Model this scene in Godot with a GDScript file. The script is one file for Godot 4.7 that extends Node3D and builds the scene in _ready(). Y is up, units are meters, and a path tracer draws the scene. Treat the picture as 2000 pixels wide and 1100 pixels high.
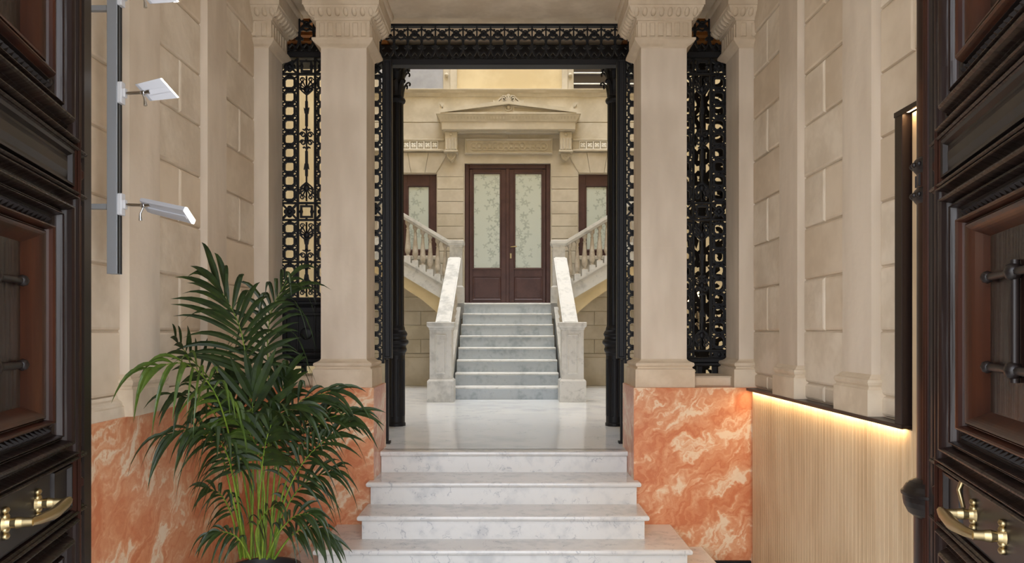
extends Node3D

# ---------------------------------------------------------------- mesh builder
class G:
	var v := PackedVector3Array()
	var n := PackedVector3Array()
	var x := Transform3D()
	func tri(a: Vector3, b: Vector3, c: Vector3) -> void:
		var nn := (b - a).cross(c - a)
		if nn.length_squared() < 1e-16:
			return
		nn = (x.basis * nn).normalized()
		v.append(x * a); v.append(x * c); v.append(x * b)
		n.append(nn); n.append(nn); n.append(nn)
	func trin(a: Vector3, b: Vector3, c: Vector3, na: Vector3, nb: Vector3, nc: Vector3) -> void:
		v.append(x * a); v.append(x * c); v.append(x * b)
		n.append((x.basis * na).normalized()); n.append((x.basis * nc).normalized()); n.append((x.basis * nb).normalized())
	func quad(a: Vector3, b: Vector3, c: Vector3, d: Vector3) -> void:
		tri(a, b, c)
		tri(a, c, d)
	func rings(rr: Array, cap0 := true, cap1 := true) -> void:
		for i in rr.size() - 1:
			var p: PackedVector3Array = rr[i]
			var q: PackedVector3Array = rr[i + 1]
			var m := p.size()
			for j in m:
				quad(p[j], p[(j + 1) % m], q[(j + 1) % m], q[j])
		if cap1:
			var e: PackedVector3Array = rr[-1]
			for j in range(1, e.size() - 1):
				tri(e[0], e[j], e[j + 1])
		if cap0:
			var s: PackedVector3Array = rr[0]
			for j in range(1, s.size() - 1):
				tri(s[0], s[j + 1], s[j])
	# rectangles in the XY plane, each inset and raised, the first one outermost
	func loops(x0: float, y0: float, x1: float, y1: float, prof: Array, cap0 := false, cap1 := true) -> void:
		var rr := []
		for p in prof:
			var o: float = p[0]
			var z: float = p[1]
			rr.append(PackedVector3Array([Vector3(x0 + o, y0 + o, z), Vector3(x1 - o, y0 + o, z), Vector3(x1 - o, y1 - o, z), Vector3(x0 + o, y1 - o, z)]))
		rings(rr, cap0, cap1)
	# rectangles in the XZ plane stacked upwards: [offset, y]
	func stack(cx: float, cz: float, hw: float, hd: float, prof: Array, cap0 := true, cap1 := true) -> void:
		var rr := []
		for p in prof:
			var a: float = hw + p[0]
			var b: float = hd + p[0]
			var y: float = p[1]
			rr.append(PackedVector3Array([Vector3(cx + a, y, cz + b), Vector3(cx + a, y, cz - b), Vector3(cx - a, y, cz - b), Vector3(cx - a, y, cz + b)]))
		rings(rr, cap0, cap1)
	func box(x0: float, y0: float, z0: float, x1: float, y1: float, z1: float, b := 0.0) -> void:
		if b <= 0.0:
			loops(x0, y0, x1, y1, [[0.0, z0], [0.0, z1]], true, true)
		else:
			loops(x0, y0, x1, y1, [[b, z0], [0.0, z0 + b], [0.0, z1 - b], [b, z1]], true, true)
	func lathe(prof: Array, seg: int, c := Vector3.ZERO, cap0 := true, cap1 := true) -> void:
		for i in prof.size() - 1:
			var r0: float = prof[i][0]
			var y0: float = prof[i][1]
			var r1: float = prof[i + 1][0]
			var y1: float = prof[i + 1][1]
			for j in seg:
				var a := TAU * j / seg
				var b := TAU * (j + 1) / seg
				var da := Vector3(cos(a), 0, -sin(a))
				var db := Vector3(cos(b), 0, -sin(b))
				var na := da * (y1 - y0) + Vector3(0, r0 - r1, 0)
				var nb := db * (y1 - y0) + Vector3(0, r0 - r1, 0)
				if na.length_squared() < 1e-14:
					continue
				var p := c + da * r0 + Vector3(0, y0, 0)
				var q := c + db * r0 + Vector3(0, y0, 0)
				var s := c + db * r1 + Vector3(0, y1, 0)
				var t := c + da * r1 + Vector3(0, y1, 0)
				if r0 > 1e-6:
					trin(p, q, s, na, nb, nb)
				if r1 > 1e-6:
					trin(p, s, t, na, nb, na)
		for k in 2:
			if (k == 0 and cap0) or (k == 1 and cap1):
				var e: Array = prof[0] if k == 0 else prof[-1]
				if e[0] < 1e-6:
					continue
				var up := Vector3(0, -1 if k == 0 else 1, 0)
				for j in seg:
					var a := TAU * j / seg
					var b := TAU * (j + 1) / seg
					var p := c + Vector3(cos(a) * e[0], e[1], -sin(a) * e[0])
					var q := c + Vector3(cos(b) * e[0], e[1], -sin(b) * e[0])
					var m := c + Vector3(0, e[1], 0)
					if k == 1:
						trin(m, p, q, up, up, up)
					else:
						trin(m, q, p, up, up, up)
	func tube(pts: PackedVector3Array, radii: Array, sides := 8, caps := true) -> void:
		var rr := []
		var dirs := []
		var up := Vector3(0.31, 0.2, 0.93)
		var m := pts.size()
		for i in m:
			var t := (pts[mini(i + 1, m - 1)] - pts[maxi(i - 1, 0)]).normalized()
			var a := up.cross(t)
			if a.length() < 0.05:
				a = Vector3(0.9, 0.1, 0.3).cross(t)
			a = a.normalized()
			var b := t.cross(a).normalized()
			up = b
			var ring := PackedVector3Array()
			var dd := PackedVector3Array()
			var r: float = radii[mini(i, radii.size() - 1)]
			for j in sides:
				var w := TAU * j / sides
				var d := a * cos(w) + b * sin(w)
				dd.append(d)
				ring.append(pts[i] + d * r)
			rr.append(ring)
			dirs.append(dd)
		for i in m - 1:
			for j in sides:
				var k := (j + 1) % sides
				trin(rr[i][j], rr[i][k], rr[i + 1][k], dirs[i][j], dirs[i][k], dirs[i + 1][k])
				trin(rr[i][j], rr[i + 1][k], rr[i + 1][j], dirs[i][j], dirs[i + 1][k], dirs[i + 1][j])
		if caps:
			for j in range(1, sides - 1):
				tri(rr[m - 1][0], rr[m - 1][j], rr[m - 1][j + 1])
				tri(rr[0][0], rr[0][j + 1], rr[0][j])
	# flat bar along a polyline in the XY plane
	func stroke(pts: PackedVector2Array, w: float, t: float, closed := false, z := 0.0) -> void:
		var m := pts.size()
		var L := []
		for i in m:
			var a: Vector2 = pts[(i - 1 + m) % m] if (closed or i > 0) else pts[i]
			var b: Vector2 = pts[(i + 1) % m] if (closed or i < m - 1) else pts[i]
			var d1 := (pts[i] - a).normalized()
			var d2 := (b - pts[i]).normalized()
			if d1 == Vector2.ZERO:
				d1 = d2
			if d2 == Vector2.ZERO:
				d2 = d1
			var nn := Vector2(-d1.y - d2.y, d1.x + d2.x).normalized()
			var k := nn.dot(Vector2(-d1.y, d1.x))
			var o := nn * (w * 0.5 / maxf(k, 0.5))
			L.append([pts[i] + o, pts[i] - o])
		var z0 := z - t * 0.5
		var z1 := z + t * 0.5
		for i in (m if closed else m - 1):
			var p = L[i]
			var q = L[(i + 1) % m]
			var a := Vector3(p[1].x, p[1].y, z1)
			var b := Vector3(q[1].x, q[1].y, z1)
			var c := Vector3(q[0].x, q[0].y, z1)
			var d := Vector3(p[0].x, p[0].y, z1)
			var e := Vector3(0, 0, z0 - z1)
			quad(a, b, c, d)
			quad(d + e, c + e, b + e, a + e)
			quad(a + e, b + e, b, a)
			quad(d, c, c + e, d + e)
	func plate(poly: PackedVector2Array, z0: float, z1: float) -> void:
		var area := 0.0
		for i in poly.size():
			area += poly[i].cross(poly[(i + 1) % poly.size()])
		var pp := poly.duplicate()
		if area < 0.0:
			pp.reverse()
		var idx := Geometry2D.triangulate_polygon(pp)
		for i in range(0, idx.size(), 3):
			var a := pp[idx[i]]
			var b := pp[idx[i + 1]]
			var c := pp[idx[i + 2]]
			if (b - a).cross(c - a) < 0.0:
				var s := b
				b = c
				c = s
			tri(Vector3(a.x, a.y, z1), Vector3(b.x, b.y, z1), Vector3(c.x, c.y, z1))
			tri(Vector3(a.x, a.y, z0), Vector3(c.x, c.y, z0), Vector3(b.x, b.y, z0))
		for i in pp.size():
			var a := pp[i]
			var b := pp[(i + 1) % pp.size()]
			quad(Vector3(a.x, a.y, z0), Vector3(b.x, b.y, z0), Vector3(b.x, b.y, z1), Vector3(a.x, a.y, z1))
	func ball(c: Vector3, r: Vector3, seg := 8, rows := 5) -> void:
		for i in rows:
			for j in seg:
				var e := []
				for q in [[i, j], [i, j + 1], [i + 1, j + 1], [i + 1, j]]:
					var la: float = -PI / 2 + PI * q[0] / rows
					var lo: float = TAU * q[1] / seg
					e.append(Vector3(cos(la) * cos(lo), sin(la), -cos(la) * sin(lo)))
				var nn := []
				for p in e:
					nn.append(p / r)
				if i > 0:
					trin(c + e[0] * r, c + e[1] * r, c + e[2] * r, nn[0], nn[1], nn[2])
				if i < rows - 1 or i == 0:
					trin(c + e[0] * r, c + e[2] * r, c + e[3] * r, nn[0], nn[2], nn[3])
	func mesh() -> ArrayMesh:
		var arr := []
		arr.resize(Mesh.ARRAY_MAX)
		arr[Mesh.ARRAY_VERTEX] = v
		arr[Mesh.ARRAY_NORMAL] = n
		var m := ArrayMesh.new()
		m.add_surface_from_arrays(Mesh.PRIMITIVE_TRIANGLES, arr)
		return m

var taken := {}
var M := {}
const BL := Basis(Vector3(0, 0, -1), Vector3(0, 1, 0), Vector3(1, 0, 0))    # a surface facing +x: local x runs into depth
const BR := Basis(Vector3(0, 0, 1), Vector3(0, 1, 0), Vector3(-1, 0, 0))    # a surface facing -x
const EYE := 1.765
const CAMX := 0.05
const F := 1500.0
const UPPER := 0.825      # level of the landing and the courtyard

func W(px: float, py: float, d: float) -> Vector3:
	return Vector3(CAMX + (px - 997.0) * d / F, EYE + (647.0 - py) * d / F, -d)
func numbered(called: String) -> String:
	taken[called] = taken.get(called, -1) + 1
	return called if taken[called] == 0 else "%s_%03d" % [called, taken[called]]
func mi(called: String, m: Mesh, material: Material, parent: Node = null, at := Transform3D()) -> MeshInstance3D:
	var o := MeshInstance3D.new()
	o.mesh = m
	o.material_override = material
	o.transform = at
	if parent == null:
		o.name = numbered(called)
		add_child(o)
	else:
		o.name = called
		parent.add_child(o, true)
	return o
func obj(called: String, g: G, material: Material, parent: Node = null, at := Transform3D()) -> MeshInstance3D:
	return mi(called, g.mesh(), material, parent, at)
func tag(o: Node, label: String, category: String, group := "") -> Node:
	o.set_meta("label", label)
	o.set_meta("category", category)
	if group:
		o.set_meta("group", group)
	return o
func thing(called: String, label: String, category: String, at := Transform3D(), group := "") -> Node3D:
	var o := Node3D.new()
	o.name = numbered(called)
	o.transform = at
	add_child(o)
	tag(o, label, category, group)
	return o
func struct(o: Node, label: String, category: String) -> Node:
	o.set_meta("kind", "structure")
	return tag(o, label, category)
func sroot(called: String, label: String, category: String, at := Transform3D()) -> Node3D:
	var o := thing(called, label, category, at)
	o.set_meta("kind", "structure")
	return o
func grp(called: String, parent: Node, at := Transform3D()) -> Node3D:
	var o := Node3D.new()
	o.name = called
	o.transform = at
	parent.add_child(o, true)
	return o
func at3(p: Vector3, b := Basis()) -> Transform3D:
	return Transform3D(b, p)

# ---------------------------------------------------------------- textures
func noise_bytes(size: int, freq: float, seedn: int, kind := FastNoiseLite.TYPE_SIMPLEX_SMOOTH, oct := 4, sx := 1, sy := 1) -> PackedByteArray:
	var f := FastNoiseLite.new()
	f.seed = seedn
	f.noise_type = kind
	f.frequency = freq
	f.fractal_octaves = oct
	var im := f.get_seamless_image(size / sx, size / sy, false, false, 0.15)
	im.convert(Image.FORMAT_L8)
	if sx != 1 or sy != 1:
		im.resize(size, size, Image.INTERPOLATE_CUBIC)
	return im.get_data()
func image_tex(size: int, data: PackedByteArray) -> ImageTexture:
	return ImageTexture.create_from_image(Image.create_from_data(size, size, false, Image.FORMAT_RGB8, data))
func put(d: PackedByteArray, k: int, c: Color) -> void:
	d[k] = int(clampf(c.r, 0, 1) * 255)
	d[k + 1] = int(clampf(c.g, 0, 1) * 255)
	d[k + 2] = int(clampf(c.b, 0, 1) * 255)
# a colour mixed between a and b by layered noise
func mottled(size: int, a: Color, b: Color, freq: float, seedn: int, fine := 0.25, sx := 1, sy := 1) -> ImageTexture:
	var p := noise_bytes(size, freq, seedn, FastNoiseLite.TYPE_SIMPLEX_SMOOTH, 5, sx, sy)
	var q := noise_bytes(size, freq * 6.0, seedn + 7, FastNoiseLite.TYPE_SIMPLEX_SMOOTH, 3, sx, sy)
	var d := PackedByteArray()
	d.resize(size * size * 3)
	for i in size * size:
		var t := smoothstep(0.2, 0.8, (p[i] / 255.0) * (1.0 - fine) + (q[i] / 255.0) * fine)
		put(d, i * 3, a.lerp(b, t))
	return image_tex(size, d)
func orange_marble(size: int, seedn: int) -> ImageTexture:
	var p := noise_bytes(size, 0.006, seedn, FastNoiseLite.TYPE_SIMPLEX_SMOOTH, 5)
	var q := noise_bytes(size, 0.008, seedn + 3, FastNoiseLite.TYPE_SIMPLEX_SMOOTH, 8)
	var r := noise_bytes(size, 0.022, seedn + 5, FastNoiseLite.TYPE_SIMPLEX_SMOOTH, 6)
	var d := PackedByteArray()
	d.resize(size * size * 3)
	var deep := Color8(198, 118, 78)
	var mid := Color8(211, 143, 102)
	var pale := Color8(221, 170, 132)
	var cream := Color8(230, 206, 176)
	for y in size:
		for xx in size:
			var i := y * size + xx
			var wx := int((p[i] - 128) * 0.35)
			var w := ((y + (r[i] - 128) / 6) % size + size) % size
			var u := ((xx + wx + w / 2 * 2) % size + size) % size
			var a := q[w * size + u] / 255.0
			var b := r[w * size + (u * 2) % size] / 255.0
			var f := r[((w * 3) % size) * size + (u * 3) % size] / 255.0
			var t := a * 0.5 + b * 0.3 + f * 0.2
			var c := deep.lerp(mid, smoothstep(0.3, 0.5, t))
			c = c.lerp(pale, smoothstep(0.47, 0.62, t))
			c = c.lerp(cream, smoothstep(0.57, 0.7, t))
			put(d, i * 3, c)
	return image_tex(size, d)
func white_marble(size: int, seedn: int, base: Color, cloud: Color, vein: Color, veins: float) -> ImageTexture:
	var p := noise_bytes(size, 0.004, seedn, FastNoiseLite.TYPE_SIMPLEX_SMOOTH, 3)
	var q := noise_bytes(size, 0.006, seedn + 3, FastNoiseLite.TYPE_SIMPLEX_SMOOTH, 5)
	var r := noise_bytes(size, 0.02, seedn + 5, FastNoiseLite.TYPE_SIMPLEX_SMOOTH, 4)
	var d := PackedByteArray()
	d.resize(size * size * 3)
	for y in size:
		for xx in size:
			var i := y * size + xx
			var u := ((xx + int((p[i] - 128) * 0.9)) % size + size) % size
			var w := ((y + int((r[i] - 128) * 0.25) + xx / 2 * 0) % size + size) % size
			var a := q[w * size + u] / 255.0
			var b := r[i] / 255.0
			var line := 1.0 - smoothstep(0.0, 0.022, absf(a - 0.52))
			var line2 := 1.0 - smoothstep(0.0, 0.012, absf(a - 0.64))
			var c := base.lerp(cloud, smoothstep(0.45, 0.85, p[i] / 255.0 * 0.6 + b * 0.4))
			c = c.lerp(vein, clampf((line * 0.8 + line2 * 0.6) * smoothstep(0.4, 0.62, b) * veins, 0, 1))
			put(d, i * 3, c)
	return image_tex(size, d)
func streaked(size: int, cols: Array, fx: float, seedn: int, along := 24) -> ImageTexture:
	var p := noise_bytes(size, fx, seedn, FastNoiseLite.TYPE_SIMPLEX_SMOOTH, 4, 1, along)
	var q := noise_bytes(size, 0.006, seedn + 9, FastNoiseLite.TYPE_SIMPLEX_SMOOTH, 3, 1, 4)
	var d := PackedByteArray()
	d.resize(size * size * 3)
	for i in size * size:
		var t := clampf(p[i] / 255.0 * 0.6 + q[i] / 255.0 * 0.55 - 0.08, 0.0, 0.999) * (cols.size() - 1)
		var k := int(t)
		put(d, i * 3, cols[k].lerp(cols[k + 1], t - k))
	return image_tex(size, d)
func floral(size: int) -> ImageTexture:
	# etched sprays of leaves and blossoms on frosted glass
	var im := Image.create(size, size * 2, false, Image.FORMAT_RGB8)
	var bg := Color8(204, 211, 199)
	im.fill(bg)
	var rng := RandomNumberGenerator.new()
	rng.seed = 5
	var ink := Color8(166, 175, 163)
	for i in 95:
		var side := i % 2
		var cx := size * (0.5 * side + 0.25 + 0.13 * sin(i * 0.9) + rng.randf_range(-0.07, 0.07))
		var c := Vector2(cx, size * 2.0 * i / 95.0 + rng.randf_range(-8, 8))
		var rr := size * rng.randf_range(0.025, 0.055)
		var petals := rng.randi_range(3, 5)
		var ph := rng.randf() * TAU
		var tone := rng.randf_range(0.2, 0.6)
		for yy in range(-int(rr * 1.6), int(rr * 1.6)):
			for xx in range(-int(rr * 1.6), int(rr * 1.6)):
				var v := Vector2(xx, yy)
				var edge := rr * (0.85 + 0.6 * cos(v.angle() * petals + ph))
				var px := posmod(int(c.x) + xx, size)
				var py := posmod(int(c.y) + yy, size * 2)
				if v.length() < edge:
					im.set_pixel(px, py, ink.lerp(bg, tone * (0.6 + 0.4 * v.length() / rr)))
	return ImageTexture.create_from_image(im)

func mat(key: String, c: Color, rough := 0.7, metal := 0.0, tex: Texture2D = null, tile := 1.0, world := true) -> StandardMaterial3D:
	var m := StandardMaterial3D.new()
	m.resource_name = key
	m.albedo_color = c
	m.roughness = rough
	m.metallic = metal
	if tex:
		m.albedo_texture = tex
		m.uv1_triplanar = true
		m.uv1_world_triplanar = world
		m.uv1_scale = Vector3.ONE / tile
		m.uv1_triplanar_sharpness = 6.0
	M[key] = m
	return m
func relief(key: String, size: int, freq: float, seedn: int, strength: float, sx := 1, sy := 1) -> void:
	var im := Image.create_from_data(size, size, false, Image.FORMAT_L8, noise_bytes(size, freq, seedn, FastNoiseLite.TYPE_SIMPLEX_SMOOTH, 5, sx, sy))
	im.convert(Image.FORMAT_RGBA8)
	im.bump_map_to_normal_map(strength)
	M[key].normal_enabled = true
	M[key].normal_texture = ImageTexture.create_from_image(im)
	M[key].normal_scale = 0.6

func materials() -> void:
	var white := Color.WHITE
	var plaster := mottled(512, Color8(203, 187, 164), Color8(221, 207, 186), 0.008, 11, 0.22)
	var plaster_v := mottled(512, Color8(200, 184, 163), Color8(220, 205, 185), 0.01, 19, 0.3, 2, 8)
	mat("stone", white, 0.75, 0, plaster, 2.6)
	relief("stone", 512, 0.02, 3, 2.5)
	mat("stone_light", Color(1.02, 1.02, 1.02), 0.75, 0, plaster, 1.9)
	mat("stone_warm", Color8(252, 248, 243), 0.75, 0, plaster, 3.3)
	mat("pillar", white, 0.6, 0, plaster_v, 2.4)
	relief("pillar", 512, 0.012, 8, 2.0)
	mat("carved", Color8(250, 246, 240), 0.75, 0, plaster, 1.5)
	var cream := mottled(512, Color8(188, 177, 156), Color8(207, 197, 179), 0.008, 31, 0.2)
	mat("cream", white, 0.8, 0, cream, 3.1)
	mat("cream_light", Color(1.0, 1.0, 0.99), 0.8, 0, cream, 2.3)
	mat("plaster_white", Color8(236, 232, 222), 0.7)
	mat("yellow", white, 0.85, 0, mottled(256, Color8(206, 186, 144), Color8(220, 202, 162), 0.012, 41, 0.2), 3.0)
	mat("dado", white, 0.32, 0, orange_marble(1024, 51), 3.6)
	mat("marble", white, 0.16, 0, white_marble(1024, 61, Color8(219, 217, 213), Color8(197, 197, 196), Color8(150, 152, 158), 0.75), 2.2)
	mat("marble_floor", white, 0.1, 0, white_marble(512, 71, Color8(240, 242, 243), Color8(220, 224, 228), Color8(178, 186, 192), 0.7), 3.4)
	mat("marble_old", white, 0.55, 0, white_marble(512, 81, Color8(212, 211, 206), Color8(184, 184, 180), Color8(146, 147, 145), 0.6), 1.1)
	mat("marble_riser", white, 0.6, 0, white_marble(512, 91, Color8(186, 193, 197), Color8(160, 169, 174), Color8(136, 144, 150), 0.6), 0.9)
	mat("baluster", white, 0.65, 0, mottled(256, Color8(176, 164, 146), Color8(206, 198, 184), 0.02, 95), 0.8)
	mat("iron", Color8(19, 19, 22), 0.5, 0.0)
	M.iron.metallic_specular = 0.4
	mat("wood", white, 0.34, 0, streaked(512, [Color8(20, 13, 11), Color8(27, 17, 14), Color8(34, 20, 16), Color8(50, 28, 20)], 0.05, 101), 1.3, false)
	M.wood.metallic_specular = 0.38
	M.wood.clearcoat_enabled = true
	M.wood.clearcoat = 0.15
	M.wood.clearcoat_roughness = 0.28
	relief("wood", 512, 0.06, 105, 1.6, 1, 16)
	mat("wood_red", white, 0.32, 0, streaked(512, [Color8(30, 16, 12), Color8(40, 20, 14), Color8(58, 29, 17), Color8(34, 19, 14)], 0.04, 111), 1.1, false)
	M.wood_red.metallic_specular = 0.38
	M.wood_red.clearcoat_enabled = true
	M.wood_red.clearcoat = 0.15
	M.wood_red.clearcoat_roughness = 0.25
	mat("wood_dark", white, 0.4, 0, streaked(256, [Color8(18, 14, 13), Color8(26, 19, 17), Color8(38, 26, 21)], 0.05, 121), 0.9, false)
	M.wood_dark.metallic_specular = 0.38
	M.wood_dark.clearcoat_enabled = true
	M.wood_dark.clearcoat = 0.15
	M.wood_dark.clearcoat_roughness = 0.3
	mat("oak", white, 0.5, 0, streaked(512, [Color8(186, 158, 122), Color8(208, 182, 146), Color8(222, 200, 166)], 0.07, 131), 1.4)
	mat("ceiling_wood", white, 0.6, 0, streaked(256, [Color8(120, 76, 38), Color8(164, 108, 56), Color8(186, 132, 76)], 0.05, 141, 16), 1.6)
	mat("bronze", Color8(46, 34, 30), 0.35, 0.5)
	mat("brass", Color8(182, 162, 120), 0.36, 1.0)
	mat("aluminium", Color8(150, 154, 158), 0.45, 0.35)
	mat("chrome", Color8(205, 205, 205), 0.12, 1.0)
	mat("white_plastic", Color8(206, 206, 208), 0.4)
	mat("lamp_housing", Color8(176, 176, 180), 0.4, 0.2)
	mat("black_rubber", Color8(18, 18, 18), 0.6)
	mat("brown_paint", white, 0.45, 0, mottled(256, Color8(74, 47, 42), Color8(86, 57, 51), 0.02, 151), 1.6)
	mat("grey_blind", white, 0.7, 0, mottled(256, Color8(150, 151, 156), Color8(168, 169, 174), 0.01, 161), 2.0)
	mat("window_dark", Color8(60, 52, 48), 0.15)
	mat("white_bar", Color8(225, 228, 226), 0.4)
	mat("pavement", white, 0.8, 0, mottled(256, Color8(204, 200, 194), Color8(222, 218, 212), 0.02, 171), 1.5)
	var glass := mat("etched", white, 0.35)
	glass.albedo_texture = floral(256)
	glass.uv1_triplanar = true
	glass.uv1_world_triplanar = true
	glass.uv1_scale = Vector3(1.0 / 0.95, 1.0 / 1.9, 1.0)
	mat("leaf", white, 0.5, 0, mottled(256, Color8(25, 41, 13), Color8(48, 66, 21), 0.02, 181), 0.5)
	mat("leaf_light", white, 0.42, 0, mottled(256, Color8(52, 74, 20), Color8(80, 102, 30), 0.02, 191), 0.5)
	for k in ["leaf", "leaf_light"]:
		M[k].cull_mode = BaseMaterial3D.CULL_DISABLED
		M[k].backlight_enabled = true
		M[k].backlight = Color8(26, 44, 10)
	mat("petiole", white, 0.45, 0, mottled(256, Color8(92, 124, 30), Color8(132, 152, 50), 0.02, 195), 0.4)
	mat("soil", Color8(40, 30, 24), 0.95)
	mat("planter", Color8(46, 44, 44), 0.5)
	var led := mat("led_warm", Color8(255, 232, 190), 0.5)
	led.emission_enabled = true
	led.emission = Color8(255, 230, 186)
	led.emission_energy_multiplier = 4.0
	var cool := mat("led_white", Color8(255, 255, 255), 0.5)
	cool.emission_enabled = true
	cool.emission = Color8(255, 252, 244)
	cool.emission_energy_multiplier = 4.0
	var bulb := mat("bulb_glow", Color8(255, 236, 200), 0.5)
	bulb.emission_enabled = true
	bulb.emission = Color8(255, 214, 150)
	bulb.emission_energy_multiplier = 6.0

# ---------------------------------------------------------------- scene
func _ready() -> void:
	# camera
	var cam := Camera3D.new()
	cam.name = "camera"
	add_child(cam)
	cam.position = Vector3(CAMX, EYE, 0)
	cam.projection = Camera3D.PROJECTION_FRUSTUM
	cam.near = 0.05
	cam.far = 200.0
	cam.size = 1100.0 / F * cam.near
	cam.frustum_offset = Vector2(3.0, 97.0) / F * cam.near
	cam.current = true
	# overcast sky
	var sm := ProceduralSkyMaterial.new()
	sm.sky_top_color = Color8(226, 233, 246)
	sm.sky_horizon_color = Color8(240, 242, 246)
	sm.sky_curve = 0.3
	sm.ground_bottom_color = Color8(150, 146, 140)
	sm.ground_horizon_color = Color8(190, 188, 184)
	sm.sun_angle_max = 1.0
	var env := Environment.new()
	env.background_mode = Environment.BG_SKY
	env.sky = Sky.new()
	env.sky.sky_material = sm
	env.background_energy_multiplier = 6.3
	env.tonemap_mode = Environment.TONE_MAPPER_LINEAR
	env.tonemap_exposure = 1.06
	env.sdfgi_enabled = true
	env.ssao_enabled = true
	env.ssil_enabled = true
	var we := WorldEnvironment.new()
	we.name = "world_environment"
	we.environment = env
	add_child(we)
	# hazy sun almost overhead: lights the open courtyard and the street, not the roofed hall
	var sun := DirectionalLight3D.new()
	sun.name = "sun"
	add_child(sun)
	sun.look_at_from_position(Vector3.ZERO, Vector3(0.03, -1.0, -0.09), Vector3(0, 0, -1))
	sun.light_color = Color8(255, 250, 242)
	sun.light_energy = 0.4
	sun.light_angular_distance = 22.0
	sun.sky_mode = DirectionalLight3D.SKY_MODE_LIGHT_ONLY
	sun.shadow_enabled = true
	# structure, then objects
	materials()
	shell()
	hall_wall("wall_left", -1.0, "beige stone block wall with flat pilasters above orange marble, behind the palm")
	hall_wall("wall_right", 1.0, "beige stone block wall with flat pilasters above the slatted wood panelling")
	courtyard_facade()
	entry_steps()
	pillars()
	courtyard_stairs()
	ironwork()
	door_leaf(-1.0)
	door_leaf(1.0)
	wood_panelling()
	light_rail()
	palm()
	lantern()

func shell() -> void:
	var g := G.new()
	g.box(-2.1, -0.2, -5.72, 2.1, 0.0, -0.75)
	struct(obj("floor", g, M.marble), "white marble floor of the entrance hall below the steps", "floor")
	g = G.new()
	g.box(-3.1, UPPER - 0.2, -13.6, 3.1, UPPER, -6.16)
	g.box(-0.965, UPPER - 0.2, -6.16, 0.965, UPPER, -6.1)
	struct(obj("floor_courtyard", g, M.marble_floor), "polished white marble courtyard floor between the iron columns and the staircase", "floor")
	g = G.new()
	g.box(-14, -0.25, -0.75, 14, -0.02, 14)
	struct(obj("floor_street", g, M.pavement), "grey stone pavement outside the open entrance", "pavement")
	# ceiling of the hall with the beam that the pillars carry
	var c := sroot("ceiling", "plain beige plaster ceiling and beam carried by the two square pillars", "ceiling")
	g = G.new()
	g.box(-2.1, 4.47, -6.31, 2.1, 4.8, -0.75)
	obj("slab", g, M.stone, c)
	g = G.new()
	g.box(-2.1, 4.33, -6.31, 2.1, 4.47, -5.45, 0.015)
	obj("beam", g, M.carved, c)
	# porch between the pillars and the iron columns
	var p := sroot("ceiling_porch", "brown timber and plaster porch ceiling behind the iron frieze", "ceiling")
	g = G.new()
	g.box(-3.1, 4.66, -7.82, -1.15, 4.8, -6.3)
	g.box(1.15, 4.66, -7.82, 3.1, 4.8, -6.3)
	obj("slab", g, M.ceiling_wood, p)
	g = G.new()
	g.box(-1.15, 4.62, -7.82, 1.15, 4.8, -6.3)
	obj("plaster_field", g, M.carved, p)
	for i in 8:
		for s in [-1.0, 1.0]:
			g = G.new()
			g.box(minf(s * 1.15, s * 2.9), 4.58, -6.62 - i * 0.15, maxf(s * 1.15, s * 2.9), 4.66, -6.55 - i * 0.15)
			obj("joist", g, M.ceiling_wood, p)
	g = G.new()
	g.box(-3.1, 4.7, -8.05, 3.1, 11.0, -7.8)
	struct(obj("wall_above_porch", g, M.yellow), "upper yellow plaster wall over the porch facing the courtyard", "wall")
	# entrance wall on the street with its tall opening
	g = G.new()
	g.box(-2.1, 0, -1.0, -1.2, 4.47, -0.75)
	g.box(1.2, 0, -1.0, 2.1, 4.47, -0.75)
	g.box(-1.2, 4.35, -1.0, 1.2, 4.47, -0.75)
	struct(obj("wall_entrance", g, M.stone), "beige entrance wall around the open street door", "wall")
	# courtyard side walls and the returns beside the hall
	for s in [-1.0, 1.0]:
		g = G.new()
		var a: float = minf(s * 2.9, s * 3.1)
		g.box(a, UPPER - 0.2, -13.6, a + 0.2, 11.0, -6.16)
		g.box(minf(s * 1.9, s * 3.1), 0, -6.16, maxf(s * 1.9, s * 3.1), 4.9, -5.98)
		struct(obj("wall_courtyard_left" if s < 0 else "wall_courtyard_right", g, M.yellow), "plain yellow plaster courtyard wall seen through the " + ("iron grille above the palm" if s < 0 else "iron grille beside the wood panelling"), "wall")

var block_meshes := {}
func block_mesh(w: float, h: float, proud: float, b: float) -> Mesh:
	var key := "%d_%d_%d" % [roundi(w * 1000), roundi(h * 1000), roundi(proud * 1000)]
	if not block_meshes.has(key):
		var g := G.new()
		g.loops(-w / 2, -h / 2, w / 2, h / 2, [[0.0, -0.01], [0.0, proud - b], [b * 0.35, proud - b * 0.3], [b, proud]])
		block_meshes[key] = g.mesh()
	return block_meshes[key]

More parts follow.
